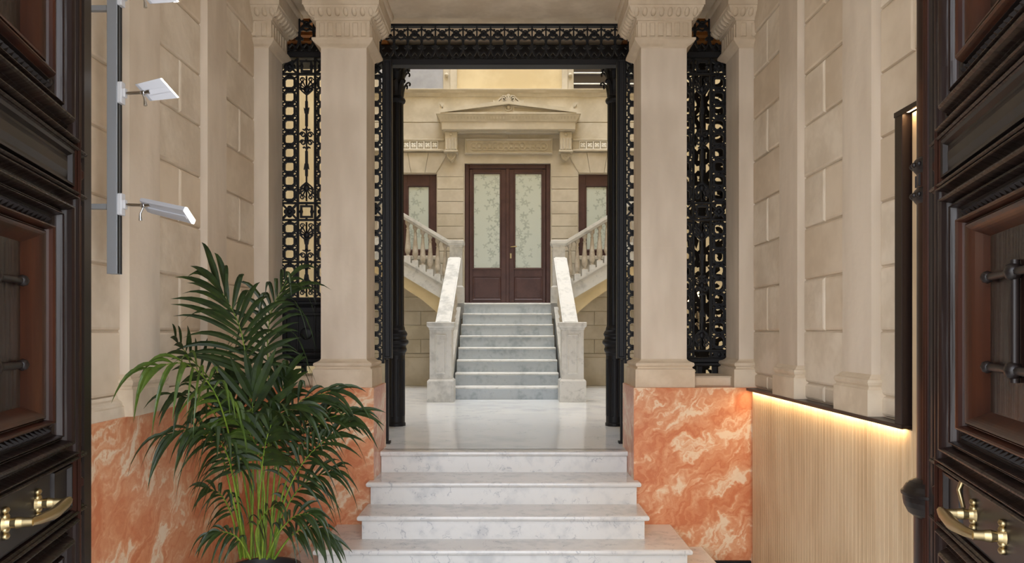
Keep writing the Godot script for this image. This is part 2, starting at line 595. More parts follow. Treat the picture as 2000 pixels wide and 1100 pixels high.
func hall_wall(called: String, s: float, label: String) -> void:
	var o := sroot(called, label, "wall")
	var B := BL if s < 0 else BR
	var ax := 1.0 if s < 0 else -1.0     # local x = ax * depth
	var T := Transform3D(B, Vector3(s * 1.892, 0, 0))
	var g := G.new()
	g.box(minf(s * 1.892, s * 2.1), 0, -6.15, maxf(s * 1.892, s * 2.1), 4.47, -0.75)
	obj("wall_core", g, M.stone, o)
	var rng := RandomNumberGenerator.new()
	rng.seed = 7 if s < 0 else 9
	var stones := [M.stone, M.stone_light, M.stone_warm]
	var bays := [[2.2, 2.81], [3.14, 3.80], [4.13, 4.78], [5.10, 5.78]]
	for bay in bays:
		for k in range(-2, 9):
			var y0: float = EYE + 0.3177 * k
			var y1: float = y0 + 0.3177
			if k == -2:
				if s < 0:
					continue
				y0 = 1.345
			y1 = minf(y1, 4.46)
			if y1 - y0 < 0.04:
				continue
			var cuts: Array = [bay[0], bay[1]] if k % 2 != 0 else [bay[0], lerpf(bay[0], bay[1], 0.52), bay[1]]
			for i in cuts.size() - 1:
				var w: float = cuts[i + 1] - cuts[i] - 0.006
				var d: float = (cuts[i] + cuts[i + 1]) / 2
				mi("stone_block", block_mesh(w, y1 - y0 - 0.006, 0.017 + 0.002 * rng.randi_range(0, 1), 0.016), stones[rng.randi() % 3], o, T * at3(Vector3(ax * d, (y0 + y1) / 2, 0)))
		if s < 0:
			g = G.new()
			var a: float = bay[0]
			var b: float = bay[1]
			var prof := [[0.0, 1.345], [0.05, 1.345], [0.05, 1.395], [0.042, 1.4], [0.038, 1.408], [0.038, 1.415], [0.03, 1.425], [0.018, 1.432], [0.016, 1.447], [0.0, 1.447]]
			g.x = T
			for i in prof.size() - 1:
				g.quad(Vector3(a, prof[i][1], prof[i][0]), Vector3(b, prof[i][1], prof[i][0]), Vector3(b, prof[i + 1][1], prof[i + 1][0]), Vector3(a, prof[i + 1][1], prof[i + 1][0]))
			obj("base_moulding", g, M.stone_light, o)
	for pd in [[2.81, 3.14], [3.80, 4.13], [4.78, 5.10]]:
		var p := grp("pilaster", o)
		var cz: float = -(pd[0] + pd[1]) / 2
		var hd: float = (pd[1] - pd[0]) / 2
		g = G.new()
		g.stack(s * 1.885, cz, 0.05, hd, [[0.0, 1.54], [0.0, 4.46]])
		obj("shaft", g, M.pillar, p)
		g = G.new()
		g.stack(s * 1.885, cz, 0.05, hd, [[0.034, 1.345], [0.034, 1.475], [0.026, 1.482], [0.022, 1.49], [0.03, 1.5], [0.034, 1.512], [0.03, 1.524], [0.018, 1.53], [0.012, 1.538], [0.0, 1.55]])
		obj("base", g, M.carved, p)
	# orange marble dado
	if s < 0:
		var cuts := [1.0, 3.2, 5.70]
		for i in 2:
			g = G.new()
			g.x = T
			g.loops(cuts[i] + 0.001, 0.0, cuts[i + 1] - 0.001, 1.345, [[0.0, 0.0], [0.0, 0.052], [0.003, 0.056]])
			obj("marble_panel", g, M.dado, o)
	g = G.new()
	g.x = T
	if s < 0:
		g.box(1.0, 0, 0, 5.7, 0.05, 0.062)
	else:
		g.box(-5.7, 0, 0, -1.0, 0.05, 0.03)
	obj("skirting", g, M.iron, o)

# ---------------------------------------------------------------- steps of the hall
func entry_steps() -> void:
	var o := thing("marble_steps", "five white veined marble steps rising from the hall to the landing", "steps")
	var r := 0.165
	var ds := [4.72, 5.029, 5.268, 5.60, 5.985]      # nose of each tread
	var hw := [1.48, 1.245, 1.005, 1.005, 0.965]
	var back := [5.70, 5.70, 5.66, 5.70, 6.12]
	for i in 5:
		var top := r * (i + 1)
		var g := G.new()
		var w: float = hw[i] - 0.03
		var f: float = ds[i] + 0.03
		var bk: float = back[i]
		if i == 4:
			w = 0.962
		if i == 3:
			bk = 5.69
		g.box(-w, 0 if i < 2 else r * i - 0.03, -bk, w, top - 0.036, -f, 0.0)
		if i == 3:
			g.box(-0.965, r * i, -6.05, 0.965, top - 0.036, -5.69)
		obj("riser", g, M.marble, o)
		g = G.new()
		# tread with a rounded nose: loops seen from the front, pushed along the depth
		var pr := [[0.012, top - 0.036], [0.003, top - 0.03], [0.0, top - 0.018], [0.003, top - 0.006], [0.012, top]]
		var rr := []
		var cz: float = -(ds[i] + bk) / 2
		var hd: float = (bk - ds[i]) / 2
		for p in pr:
			var q: float = p[0]
			var ww: float = hw[i] - q
			if i == 4:
				ww = 0.965
			rr.append(PackedVector3Array([Vector3(ww, p[1], cz + hd - q), Vector3(ww, p[1], cz - hd), Vector3(-ww, p[1], cz - hd), Vector3(-ww, p[1], cz + hd - q)]))
		g.rings(rr, true, true)
		if i == 3:
			g.box(-0.965, top - 0.036, -6.06, 0.965, top, -5.69)
		obj("tread", g, M.marble, o)

# ---------------------------------------------------------------- square pillars
func capital(parent: Node, cx: float, cz: float, hw: float, hd: float, faces: Array) -> void:
	var g := G.new()
	g.stack(cx, cz, hw, hd, [[0.0, 3.895], [0.008, 3.905], [0.03, 3.918], [0.05, 3.936], [0.056, 3.942], [0.056, 3.957], [0.03, 3.96], [0.03, 4.088], [0.04, 4.092], [0.04, 4.104], [0.048, 4.112], [0.085, 4.14], [0.1, 4.165], [0.104, 4.178], [0.112, 4.18], [0.112, 4.28], [0.125, 4.29], [0.132, 4.305], [0.132, 4.33]])
	var c := obj("capital", g, M.carved, parent)
	var egg := G.new()
	egg.ball(Vector3.ZERO, Vector3(0.021, 0.034, 0.018), 10, 6)
	egg.stroke(PackedVector2Array([Vector2(-0.027, 0.03), Vector2(-0.026, -0.012), Vector2(-0.014, -0.033), Vector2(0, -0.04), Vector2(0.014, -0.033), Vector2(0.026, -0.012), Vector2(0.027, 0.03)]), 0.006, 0.016)
	var em := egg.mesh()
	var rib := G.new()
	rib.loops(-0.02, -0.05, 0.02, 0.05, [[0.0, -0.002], [0.0, 0.004], [0.004, 0.008]])
	var rm := rib.mesh()
	for f in faces:
		# f: [basis, half width of that face, distance from the centre to that face]
		var b: Basis = f[0]
		var half: float = f[1]
		var out: float = f[2]
		var n := int(round((half * 2 + 0.16) / 0.06))
		var tilt := Basis(Vector3.RIGHT, 0.75)
		for i in n:
			var u := (i - (n - 1) / 2.0) * (half * 2 + 0.155) / n
			mi("egg", em, M.carved, c, Transform3D(b * tilt, Vector3(cx, 4.142, cz) + b * Vector3(u, 0, out + 0.076)))
		n = int(round((half * 2) / 0.056))
		for i in n:
			var u := (i - (n - 1) / 2.0) * (half * 2 + 0.03) / n
			mi("neck_rib", rm, M.carved, c, Transform3D(b, Vector3(cx, 4.024, cz) + b * Vector3(u, 0, out + 0.03)))

func pillars() -> void:
	for s in [-1.0, 1.0]:
		var side := "left, behind the palm" if s < 0 else "right, beside the wood panelling"
		var o := thing("stone_pillar", "square beige stone pillar with carved capital on orange marble, " + side, "pillar", Transform3D(), "square pillars flanking the steps")
		var cx: float = s * 1.205
		var cz := -5.953
		var g := G.new()
		g.stack(cx, cz, 0.172, 0.172, [[0.0, 1.54], [0.0, 3.9]])
		obj("shaft", g, M.pillar, o)
		g = G.new()
		g.stack(cx, cz, 0.172, 0.172, [[0.05, 1.345], [0.05, 1.478], [0.04, 1.484], [0.034, 1.49], [0.034, 1.496], [0.044, 1.504], [0.048, 1.515], [0.044, 1.527], [0.03, 1.533], [0.02, 1.537], [0.008, 1.545], [0.0, 1.556]])
		obj("base", g, M.carved, o)
		capital(o, cx, cz, 0.172, 0.172, [[Basis(), 0.172, 0.172], [BR if s > 0 else BL, 0.172, 0.172], [BL if s > 0 else BR, 0.172, 0.172]])
		# marble plinth under the pillar, and the panel beside it
		g = G.new()
		g.stack(s * (0.965 + 1.46) / 2, -5.98, (1.46 - 0.965) / 2, 0.28, [[0.0, 0.0], [0.0, 1.340], [-0.004, 1.345]])
		obj("marble_plinth", g, M.dado, o)
		# corner pilaster
		var q := sroot("trim_5" if s < 0 else "trim_6", "narrow stone corner pilaster with carved capital at the " + ("left" if s < 0 else "right") + " wall beside the grille", "pilaster")
		g = G.new()
		g.stack(s * 1.835, -5.953, 0.065, 0.172, [[0.0, 1.54], [0.0, 3.9]])
		obj("shaft", g, M.pillar, q)
		g = G.new()
		g.stack(s * 1.835, -5.953, 0.065, 0.172, [[0.05, 1.345], [0.05, 1.478], [0.04, 1.484], [0.034, 1.49], [0.034, 1.496], [0.044, 1.504], [0.048, 1.515], [0.044, 1.527], [0.03, 1.533], [0.02, 1.537], [0.008, 1.545], [0.0, 1.556]])
		obj("base", g, M.carved, q)
		capital(q, s * 1.835, -5.953, 0.065, 0.172, [[Basis(), 0.065, 0.172], [BL if s < 0 else BR, 0.172, 0.065]])
		g = G.new()
		g.stack(s * (1.4615 + 1.886) / 2, -5.98, (1.886 - 1.4615) / 2, 0.268, [[0.0, 0.0], [0.0, 1.345]])
		obj("marble_panel", g, M.dado, q)
		g = G.new()
		g.box(minf(s * 1.427, s * 1.72), 1.345, -6.2, maxf(s * 1.427, s * 1.72), 1.425, -5.79, 0.012)
		obj("sill", g, M.carved, q)
		g = G.new()
		g.box(minf(s * 1.484, s * 1.834), 0, -5.712, maxf(s * 1.484, s * 1.834), 0.06, -5.69)
		obj("skirting", g, M.iron, q)

# ---------------------------------------------------------------- courtyard facade
const FD := 13.3
func fx(px: float, d := FD) -> float:
	return CAMX + (px - 997.0) * d / F
func fy(py: float, d := FD) -> float:
	return EYE + (647.0 - py) * d / F
# a rectangle of pixels at depth d becomes a bevelled slab from depth d back to depth b
func slab(g: G, px0: float, py0: float, px1: float, py1: float, d: float, b: float, bevel := 0.008) -> void:
	var x0 := fx(px0, d)
	var x1 := fx(px1, d)
	var y0 := fy(py1, d)
	var y1 := fy(py0, d)
	g.loops(x0, y0, x1, y1, [[0.0, -b], [0.0, -d - bevel], [bevel, -d]], false, true)

func courtyard_facade() -> void:
	var o := sroot("wall_back", "cream stone courtyard facade behind the marble staircase", "wall")
	var LAND := 2.225
	var dx := 0.745
	var dtop := fy(319)
	var w0 := fx(1130)      # side windows
	var w1 := fx(1202)
	var wb := fy(500)
	var wt := fy(340)
	var g := G.new()
	var z0 := -13.75
	var z1 := -FD
	g.box(-3.1, UPPER - 0.2, z0, -w1, 11.0, z1)
	g.box(w1, UPPER - 0.2, z0, 3.1, 11.0, z1)
	for s in [-1.0, 1.0]:
		var a: float = minf(s * w0, s * w1)
		var b: float = maxf(s * w0, s * w1)
		g.box(a, UPPER - 0.2, z0, b, wb, z1)
		g.box(a, wt, z0, b, 11.0, z1)
		a = minf(s * dx, s * w0)
		b = maxf(s * dx, s * w0)
		g.box(a, UPPER - 0.2, z0, b, 11.0, z1)
	g.box(-dx, UPPER - 0.2, z0, dx, LAND, z1)
	g.box(-dx, dtop, z0, dx, 11.0, z1)
	g.box(-3.1, UPPER - 0.2, z0 - 0.1, 3.1, 11.0, z0)  # unseen backing sheet, added to block sky light through the door and window gaps
	obj("wall_core", g, M.cream, o)
	var rng := RandomNumberGenerator.new()
	rng.seed = 33
	var two := [M.cream, M.cream_light]
	# rusticated strips beside the door
	for s in [-1.0, 1.0]:
		var a: float = minf(s * (dx + 0.015), s * (w0 - 0.012))
		var b: float = maxf(s * (dx + 0.015), s * (w0 - 0.012))
		var y := fy(322)
		for i in 10:
			var h := 0.2145
			g = G.new()
			var cut := 0.1 if i == 0 else 0.0
			if cut > 0.0:
				var inner := a if s > 0 else b
				var outer := b if s > 0 else a
				g.plate(PackedVector2Array([Vector2(inner, y - h + 0.006), Vector2(outer, y - h + 0.006), Vector2(outer, y - 0.13), Vector2(outer - s * 0.12, y), Vector2(inner, y)]), -FD, -FD + 0.022)
			else:
				g.loops(a, y - h + 0.006, b, y, [[0.0, -FD], [0.0, -FD + 0.018], [0.006, -FD + 0.025]])
			obj("stone_block", g, two[rng.randi() % 2], o)
			y -= h
		# flat arch over the side window
		var cx: float = (w0 + w1) / 2 * s
		var yb := fy(338)
		var yt := fy(299)
		var xb := [-0.318, -0.12, 0.12, 0.318]
		var xt := [-0.52, -0.18, 0.18, 0.52]
		for i in 3:
			g = G.new()
			g.plate(PackedVector2Array([Vector2(cx + xb[i] + 0.004, yb), Vector2(cx + xb[i + 1] - 0.004, yb), Vector2(cx + xt[i + 1] - 0.004, yt), Vector2(cx + xt[i] + 0.004, yt)]), -FD, -FD + 0.022)
			obj("arch_stone", g, two[rng.randi() % 2], o)
		# the wall under the flights: coursed blocks above a plain plinth
		var yy := fy(690)
		for row in 5:
			var hh := 0.243
			var xs := [1.0, 1.5, 2.15, 2.9] if row % 2 == 0 else [1.0, 1.2, 1.82, 2.5, 2.9]
			for i in xs.size() - 1:
				g = G.new()
				g.loops(minf(s * xs[i], s * xs[i + 1]) + 0.003, yy, maxf(s * xs[i], s * xs[i + 1]) - 0.003, yy + hh - 0.006, [[0.0, -FD], [0.0, -FD + 0.012], [0.006, -FD + 0.018]])
				obj("stone_block", g, two[rng.randi() % 2], o)
			yy += hh
		g = G.new()
		g.box(minf(s * 1.0, s * 2.9), UPPER, -FD, maxf(s * 1.0, s * 2.9), fy(698), -FD + 0.05, 0.006)
		g.box(minf(s * 1.0, s * 2.9), fy(698), -FD, maxf(s * 1.0, s * 2.9), fy(691), -FD + 0.03, 0.004)
		obj("wall_plinth", g, M.cream, o)
	# two courses of large blocks under the string course
	for row in [[190.0, 239.0], [240.5, 271.0]]:
		var xs := [-2.9, 0.02, 2.9]
		for i in 2:
			g = G.new()
			g.loops(xs[i] + 0.003, fy(row[1]), xs[i + 1] - 0.003, fy(row[0]), [[0.0, -FD], [0.0, -FD + 0.012], [0.005, -FD + 0.016]])
			obj("stone_block", g, two[rng.randi() % 2], o)
	# string course under the upper floor
	var t := sroot("trim_1", "moulded cream string course under the upper floor", "cornice")
	g = G.new()
	var prof := [[0.0, 191.0], [0.03, 189.0], [0.05, 186.0], [0.06, 183.0], [0.11, 181.0], [0.13, 179.0], [0.13, 177.5], [0.0, 177.0]]
	for i in prof.size() - 1:
		var a0: float = fy(prof[i][1])
		var a1: float = fy(prof[i + 1][1])
		g.quad(Vector3(-2.9, a0, -FD + prof[i][0]), Vector3(2.9, a0, -FD + prof[i][0]), Vector3(2.9, a1, -FD + prof[i + 1][0]), Vector3(-2.9, a1, -FD + prof[i + 1][0]))
	obj("moulding", g, M.cream_light, t)
	# upper floor: yellow wall between two strips, grey blind on the left, barred window on the right
	g = G.new()
	g.box(fx(893), fy(177), -FD, fx(1097), 10.8, -FD + 0.02)
	obj("yellow_panel", g, M.yellow, o)
	for s in [-1.0, 1.0]:
		var st := grp("pilaster_strip", o)
		g = G.new()
		var a: float = fx(866) if s < 0 else fx(1097)
		var b: float = fx(893) if s < 0 else fx(1120)
		g.box(a, fy(177), -FD, b, 10.8, -FD + 0.06, 0.01)
		var half: float = (b - a) / 2
		g.box((a + half) if s < 0 else a, fy(177), -FD + 0.06, b if s < 0 else (a + half), 10.8, -FD + 0.085, 0.008)
		obj("strip", g, M.cream_light, st)
		g = G.new()
		g.ball(Vector3(fx(873) if s < 0 else fx(1113), fy(150), -FD + 0.09), Vector3(0.035, 0.035, 0.035), 12, 8)
		obj("knob", g, M.cream_light, st)
	var wl := sroot("window_1", "grey blind closing the upper left courtyard window", "window")
	g = G.new()
	g.box(fx(740), fy(177), -FD, fx(866), 10.8, -FD + 0.03)
	obj("blind", g, M.grey_blind, wl)
	var wr := sroot("window_2", "dark upper right courtyard window behind white bars", "window")
	g = G.new()
	g.box(fx(1120), fy(177), -FD, fx(1250), 10.8, -FD + 0.012)
	obj("pane", g, M.window_dark, wr)
	for py in [166.0, 145.0, 122.0, 100.0]:
		g = G.new()
		g.tube(PackedVector3Array([Vector3(fx(1120), fy(py), -FD + 0.06), Vector3(fx(1250), fy(py), -FD + 0.06)]), [0.014], 8)
		obj("bar", g, M.white_bar, wr)
	# bands of rosettes
	for s in [-1.0, 1.0]:
		var tr := sroot("trim_2" if s < 0 else "trim_3", "carved band of small rosettes " + ("left" if s < 0 else "right") + " of the pediment", "frieze")
		var a: float = -2.9 if s < 0 else fx(1118)
		var b: float = fx(869) if s < 0 else 2.9
		g = G.new()
		g.box(a, fy(276), -FD, b, fy(272), -FD + 0.06, 0.006)
		g.box(a, fy(297), -FD, b, fy(293), -FD + 0.08, 0.006)
		g.box(a, fy(294), -FD, b, fy(275), -FD + 0.02)
		obj("band", g, M.cream_light, tr)
		var ro := G.new()
		for k in 4:
			ro.ball(Vector3(cos(k * PI / 2 + PI / 4), sin(k * PI / 2 + PI / 4), 0) * 0.028 , Vector3(0.024, 0.024, 0.016), 8, 4)
		ro.ball(Vector3(0, 0, 0.006), Vector3(0.016, 0.016, 0.016), 8, 4)
		ro.stroke(PackedVector2Array([Vector2(-0.056, -0.068), Vector2(0.056, -0.068), Vector2(0.056, 0.068), Vector2(-0.056, 0.068)]), 0.01, 0.03, true)
		var rm := ro.mesh()
		for i in 9:
			var px: float = (849.0 - 13.7 * i) if s < 0 else (1138.0 + 13.7 * i)
			mi("rosette", rm, M.plaster_white, tr, at3(Vector3(fx(px), fy(284.5), -FD + 0.03)))
	door_surround()
	courtyard_doors(w0, w1, wb, wt, dx, dtop, LAND)

func door_surround() -> void:
	var o := sroot("trim_4", "carved stone pediment on two consoles above the brown double door", "pediment")
	var g := G.new()
	# lintel, fascia, cornice
	g = G.new()
	slab(g, 893, 252, 1093, 259, 13.15, 13.3)
	slab(g, 862, 236, 1124, 253, 13.02, 13.3)
	obj("fascia", g, M.cream, o)
	g = G.new()
	var d := 12.9
	var yy := [253.0, 247.0, 240.0, 236.0, 226.0, 222.0, 219.0]
	var off := [0.0, 0.0, 0.03, 0.06, 0.12, 0.15, 0.15]
	var rr := []
	for i in 6:
		var h: float = off[i + 1]
		rr.append([h, fy(yy[i + 1], 13.02)])
	var cxx := fx(993, 13.0)
	g.stack(cxx, -13.17, fx(1124, 13.02) - cxx - 0.03, 0.12, [[0.03, fy(238, 13.02)], [0.045, fy(236.5, 13.0)], [0.05, fy(235, 13.0)], [0.10, fy(223, 12.95)], [0.115, fy(222.5, 12.95)], [0.115, fy(219.5, 12.95)]])
	obj("cornice", g, M.cream_light, o)
	var dent := G.new()
	dent.box(-0.016, -0.02, -0.012, 0.016, 0.02, 0.012, 0.003)
	var dm := dent.mesh()
	for i in 42:
		mi("dentil", dm, M.cream, o, Transform3D(Basis(Vector3.RIGHT, 0.45), Vector3(cxx + (i - 20.5) * 0.0545, fy(229.5, 12.98), -12.985)))
	# raking mouldings and tympanum
	g = G.new()
	var ex := fx(1126, 12.95) - cxx
	var yb := fy(219.5, 12.95)
	var ya := fy(200, 12.95)
	g.plate(PackedVector2Array([Vector2(cxx - ex, yb), Vector2(cxx + ex, yb), Vector2(cxx, ya)]), -13.3, -12.99)
	obj("tympanum", g, M.cream, o)
	g = G.new()
	g.stroke(PackedVector2Array([Vector2(cxx - ex, yb + 0.02), Vector2(cxx, ya), Vector2(cxx + ex, yb + 0.02)]), 0.062, 0.14, false, -12.99)
	g.stroke(PackedVector2Array([Vector2(cxx - ex * 0.8, yb + 0.02), Vector2(cxx - 0.09, ya - 0.06), Vector2(cxx - 0.09, yb + 0.02)]), 0.018, 0.03, true, -12.985)
	g.stroke(PackedVector2Array([Vector2(cxx + ex * 0.8, yb + 0.02), Vector2(cxx + 0.09, ya - 0.06), Vector2(cxx + 0.09, yb + 0.02)]), 0.018, 0.03, true, -12.985)
	obj("raking_moulding", g, M.cream_light, o)
	g = G.new()
	g.ball(Vector3(cxx, fy(210.5, 13), -12.98), Vector3(0.03, 0.03, 0.03), 12, 8)
	ring(g, Vector2(cxx, fy(210.5, 13)), 0.058, 0.012, 0.03, -12.985)
	obj("boss", g, M.cream_light, o)
	# crest of scrolls
	g = G.new()
	var cy := fy(196, 12.95)
	for s in [-1.0, 1.0]:
		var pts := PackedVector2Array()
		for i in 22:
			var a := i / 21.0 * TAU * 1.35
			var r := 0.012 + 0.042 * i / 21.0
			pts.append(Vector2(cxx + s * (0.075 - cos(a) * r), cy + 0.02 + sin(a) * r))
		g.stroke(pts, 0.018, 0.09, false, -12.965)
		g.stroke(PackedVector2Array([Vector2(cxx + s * 0.02, cy + 0.075), Vector2(cxx + s * 0.09, cy + 0.07), Vector2(cxx + s * 0.15, cy + 0.02), Vector2(cxx + s * 0.2, cy - 0.03), Vector2(cxx + s * 0.245, cy - 0.025), Vector2(cxx + s * 0.25, cy + 0.005)]), 0.024, 0.07, false, -12.972)
	g.plate(PackedVector2Array([Vector2(cxx - 0.03, cy - 0.04), Vector2(cxx + 0.03, cy - 0.04), Vector2(cxx + 0.018, cy + 0.06), Vector2(cxx + 0.03, cy + 0.09), Vector2(cxx, cy + 0.105), Vector2(cxx - 0.03, cy + 0.09), Vector2(cxx - 0.018, cy + 0.06)]), -13.0, -12.925)
	g.plate(PackedVector2Array([Vector2(cxx - 0.24, cy - 0.06), Vector2(cxx + 0.24, cy - 0.06), Vector2(cxx + 0.12, cy - 0.01), Vector2(cxx, cy + 0.01), Vector2(cxx - 0.12, cy - 0.01)]), -13.06, -12.96)
	obj("scroll_crest", g, M.cream_light, o)
	for s in [-1.0, 1.0]:
		g = G.new()
		var x: float = cxx + s * (ex - 0.01)
		var y := yb
		var k: float = -s
		g.plate(PackedVector2Array([Vector2(x + s * 0.03, y), Vector2(x + s * 0.045, y + 0.19), Vector2(x + k * 0.02, y + 0.185), Vector2(x + k * 0.06, y + 0.15), Vector2(x + k * 0.085, y + 0.1), Vector2(x + k * 0.105, y + 0.05), Vector2(x + k * 0.12, y)]), -13.14, -13.0)
		var pts := PackedVector2Array()
		for i in 16:
			var a := i / 15.0 * TAU
			var r := 0.01 + 0.035 * i / 15.0
			pts.append(Vector2(x + k * (0.055 + cos(a) * r), y + 0.045 + sin(a) * r))
		g.stroke(pts, 0.018, 0.06, false, -12.985)
		for i in 3:
			g.stroke(PackedVector2Array([Vector2(x + k * 0.03, y + 0.08), Vector2(x + k * (0.045 - 0.03 * i), y + 0.16)]), 0.012, 0.05, false, -12.985)
		obj("corner_ornament", g, M.cream_light, o)
		# console
		var c := grp("console", o)
		var x0: float = fx(869, 13.1) if s < 0 else fx(1093.5, 13.1)
		var x1: float = fx(892.5, 13.1) if s < 0 else fx(1117, 13.1)
		g = G.new()
		g.box(x0, fy(293, 13.1), -FD, x1, fy(257, 13.1), -13.1, 0.01)
		g.box(x0 - 0.03, fy(257, 13.1), -FD, x1 + 0.03, fy(253.5, 13.1), -13.06, 0.008)
		g.box(x0 - 0.02, fy(297, 13.1), -FD, x1 + 0.02, fy(293, 13.1), -13.08, 0.008)
		obj("console_body", g, M.cream_light, c)
		for i in 4:
			g = G.new()
			var xx := lerpf(x0, x1, (i + 0.5) / 4.0)
			g.box(xx - 0.012, fy(292, 13.1), -13.1, xx + 0.012, fy(270, 13.1), -13.08, 0.006)
			obj("reed", g, M.cream_light, c)
		g = G.new()
		g.ball(Vector3((x0 + x1) / 2, fy(262.5, 13.1), -13.095), Vector3(0.03, 0.03, 0.025), 10, 6)
		obj("button", g, M.cream_light, c)
		g = G.new()
		var xm := (x0 + x1) / 2
		var yt := fy(297, 13.1)
		g.plate(PackedVector2Array([Vector2(xm - 0.08, yt), Vector2(xm - 0.075, yt - 0.06), Vector2(xm - 0.045, yt - 0.11), Vector2(xm, yt - 0.14), Vector2(xm + 0.045, yt - 0.11), Vector2(xm + 0.075, yt - 0.06), Vector2(xm + 0.08, yt)]), -FD, -13.16)
		g.stroke(PackedVector2Array([Vector2(xm - 0.066, yt - 0.01), Vector2(xm - 0.06, yt - 0.06), Vector2(xm - 0.035, yt - 0.095), Vector2(xm, yt - 0.12), Vector2(xm + 0.035, yt - 0.095), Vector2(xm + 0.06, yt - 0.06), Vector2(xm + 0.066, yt - 0.01)]), 0.012, 0.03, false, -13.155)
		ring(g, Vector2(xm - 0.022, yt - 0.045), 0.018, 0.01, 0.03, -13.155)
		ring(g, Vector2(xm + 0.022, yt - 0.045), 0.018, 0.01, 0.03, -13.155)
		obj("pendant_drop", g, M.cream_light, c)
	# panel of interlaced rings
	var p := grp("ring_panel", o)
	g = G.new()
	var a0 := fx(908)
	var a1 := fx(1079)
	var b0 := fy(302)
	var b1 := fy(272)
	g.loops(a0, b0, a1, b1, [[0.0, -FD], [0.0, -FD + 0.06], [0.012, -FD + 0.07], [0.03, -FD + 0.045], [0.035, -FD + 0.03]])
	obj("panel_frame", g, M.cream, p)
	var rg := G.new()
	ring(rg, Vector2.ZERO, 0.066, 0.018, 0.02, 0.0)
	rg.box(-0.024, -0.024, -0.01, 0.024, 0.024, 0.012, 0.004)
	var rm := rg.mesh()
	for i in 14:
		mi("ring", rm, M.cream_light, p, at3(Vector3(lerpf(a0, a1, 0.5) + (i - 6.5) * 0.0925, (b0 + b1) / 2, -FD + 0.036 + 0.004 * (i % 2))))

func ring(g: G, c: Vector2, r: float, w: float, t: float, z: float, n := 16) -> void:
	var pts := PackedVector2Array()
	for i in n:
		pts.append(c + Vector2(cos(TAU * i / n), sin(TAU * i / n)) * r)
	g.stroke(pts, w, t, true, z)

func glazed_leaf(parent: Node, x0: float, x1: float, y0: float, y1: float, gx0: float, gx1: float, gy0: float, gy1: float, z: float, low_panel: bool) -> void:
	var g := G.new()
	# four framing members round the glass
	g.box(x0, y0, z - 0.05, gx0, y1, z, 0.006)
	g.box(gx1, y0, z - 0.05, x1, y1, z, 0.006)
	g.box(gx0, gy1, z - 0.05, gx1, y1, z, 0.0)
	g.box(gx0, y0, z - 0.05, gx1, gy0, z, 0.0)
	obj("leaf_frame", g, M.brown_paint, parent)
	g = G.new()
	g.loops(gx0 - 0.012, gy0 - 0.012, gx1 + 0.012, gy1 + 0.012, [[0.0, z], [0.004, z + 0.012], [0.018, z + 0.008], [0.03, z - 0.02]], false, false)
	obj("glazing_bead", g, M.brown_paint, parent)
	g = G.new()
	g.box(gx0, gy0, z - 0.03, gx1, gy1, z - 0.02)
	obj("glass_pane", g, M.etched, parent)
	if low_panel:
		g = G.new()
		g.loops(gx0 - 0.01, y0 + 0.07, gx1 + 0.01, gy0 - 0.13, [[0.0, z - 0.002], [0.006, z + 0.012], [0.02, z + 0.004], [0.03, z - 0.006], [0.045, z + 0.004]])
		obj("low_panel", g, M.brown_paint, parent)

func courtyard_doors(w0: float, w1: float, wb: float, wt: float, dx: float, dtop: float, land: float) -> void:
	var o := sroot("door_1", "brown double door with tall etched glass panes at the top of the staircase", "door")
	var g := G.new()
	var z := -FD - 0.1
	var fw := 0.075
	g.box(-dx, land, z - 0.06, -dx + fw, dtop, z + 0.03, 0.01)
	g.box(dx - fw, land, z - 0.06, dx, dtop, z + 0.03, 0.01)
	g.box(-dx + fw, dtop - fw, z - 0.06, dx - fw, dtop, z + 0.03, 0.01)
	obj("door_frame", g, M.brown_paint, o)
	for s in [-1.0, 1.0]:
		var l := grp("door_leaf", o)
		var a: float = minf(s * 0.006, s * (dx - fw - 0.004))
		var b: float = maxf(s * 0.006, s * (dx - fw - 0.004))
		var ga: float = minf(s * 0.12, s * 0.605)
		var gb: float = maxf(s * 0.12, s * 0.605)
		glazed_leaf(l, a, b, land + 0.01, dtop - fw - 0.004, ga, gb, fy(525, 13.4), fy(338, 13.4), z, true)
	g = G.new()
	g.box(-0.03, land + 0.01, z, 0.03, dtop - fw, z + 0.025, 0.008)
	obj("meeting_strip", g, M.brown_paint, o)
	g = G.new()
	g.tube(PackedVector3Array([Vector3(0.055, fy(482), z), Vector3(0.055, fy(482), z + 0.06), Vector3(0.16, fy(481), z + 0.065)]), [0.012], 8)
	g.box(0.04, fy(504), z, 0.07, fy(494), z + 0.012, 0.003)
	obj("door_handle", g, M.brass, o)
	for s in [-1.0, 1.0]:
		var wdw := sroot("window_3" if s < 0 else "window_4", "brown framed etched glass window behind the " + ("left" if s < 0 else "right") + " stair balustrade", "window")
		var a: float = minf(s * w0, s * w1)
		var b: float = maxf(s * w0, s * w1)
		glazed_leaf(wdw, a, b, wb, wt, a + 0.13, b - 0.13, fy(488), fy(362), -FD - 0.06, false)
		g = G.new()
		g.box(a - 0.05, wb - 0.07, -FD - 0.1, b + 0.05, wb, -FD + 0.06, 0.01)
		obj("window_sill", g, M.cream_light, wdw)

# ---------------------------------------------------------------- courtyard staircase
func baluster_mesh(h: float, k: float) -> Mesh:
	var g := G.new()
	var p := [[0.042, 0.0], [0.042, 0.035], [0.03, 0.045], [0.024, 0.07], [0.03, 0.085], [0.044, 0.13], [0.05, 0.2], [0.047, 0.28], [0.038, 0.45], [0.028, 0.66], [0.022, 0.76], [0.03, 0.775], [0.03, 0.79], [0.02, 0.8], [0.022, 0.86], [0.036, 0.89], [0.042, 0.91], [0.042, 1.0]]
	var q := []
	for e in p:
		q.append([e[0] * k, e[1] * h])
	g.lathe(q, 14)
	return g.mesh()

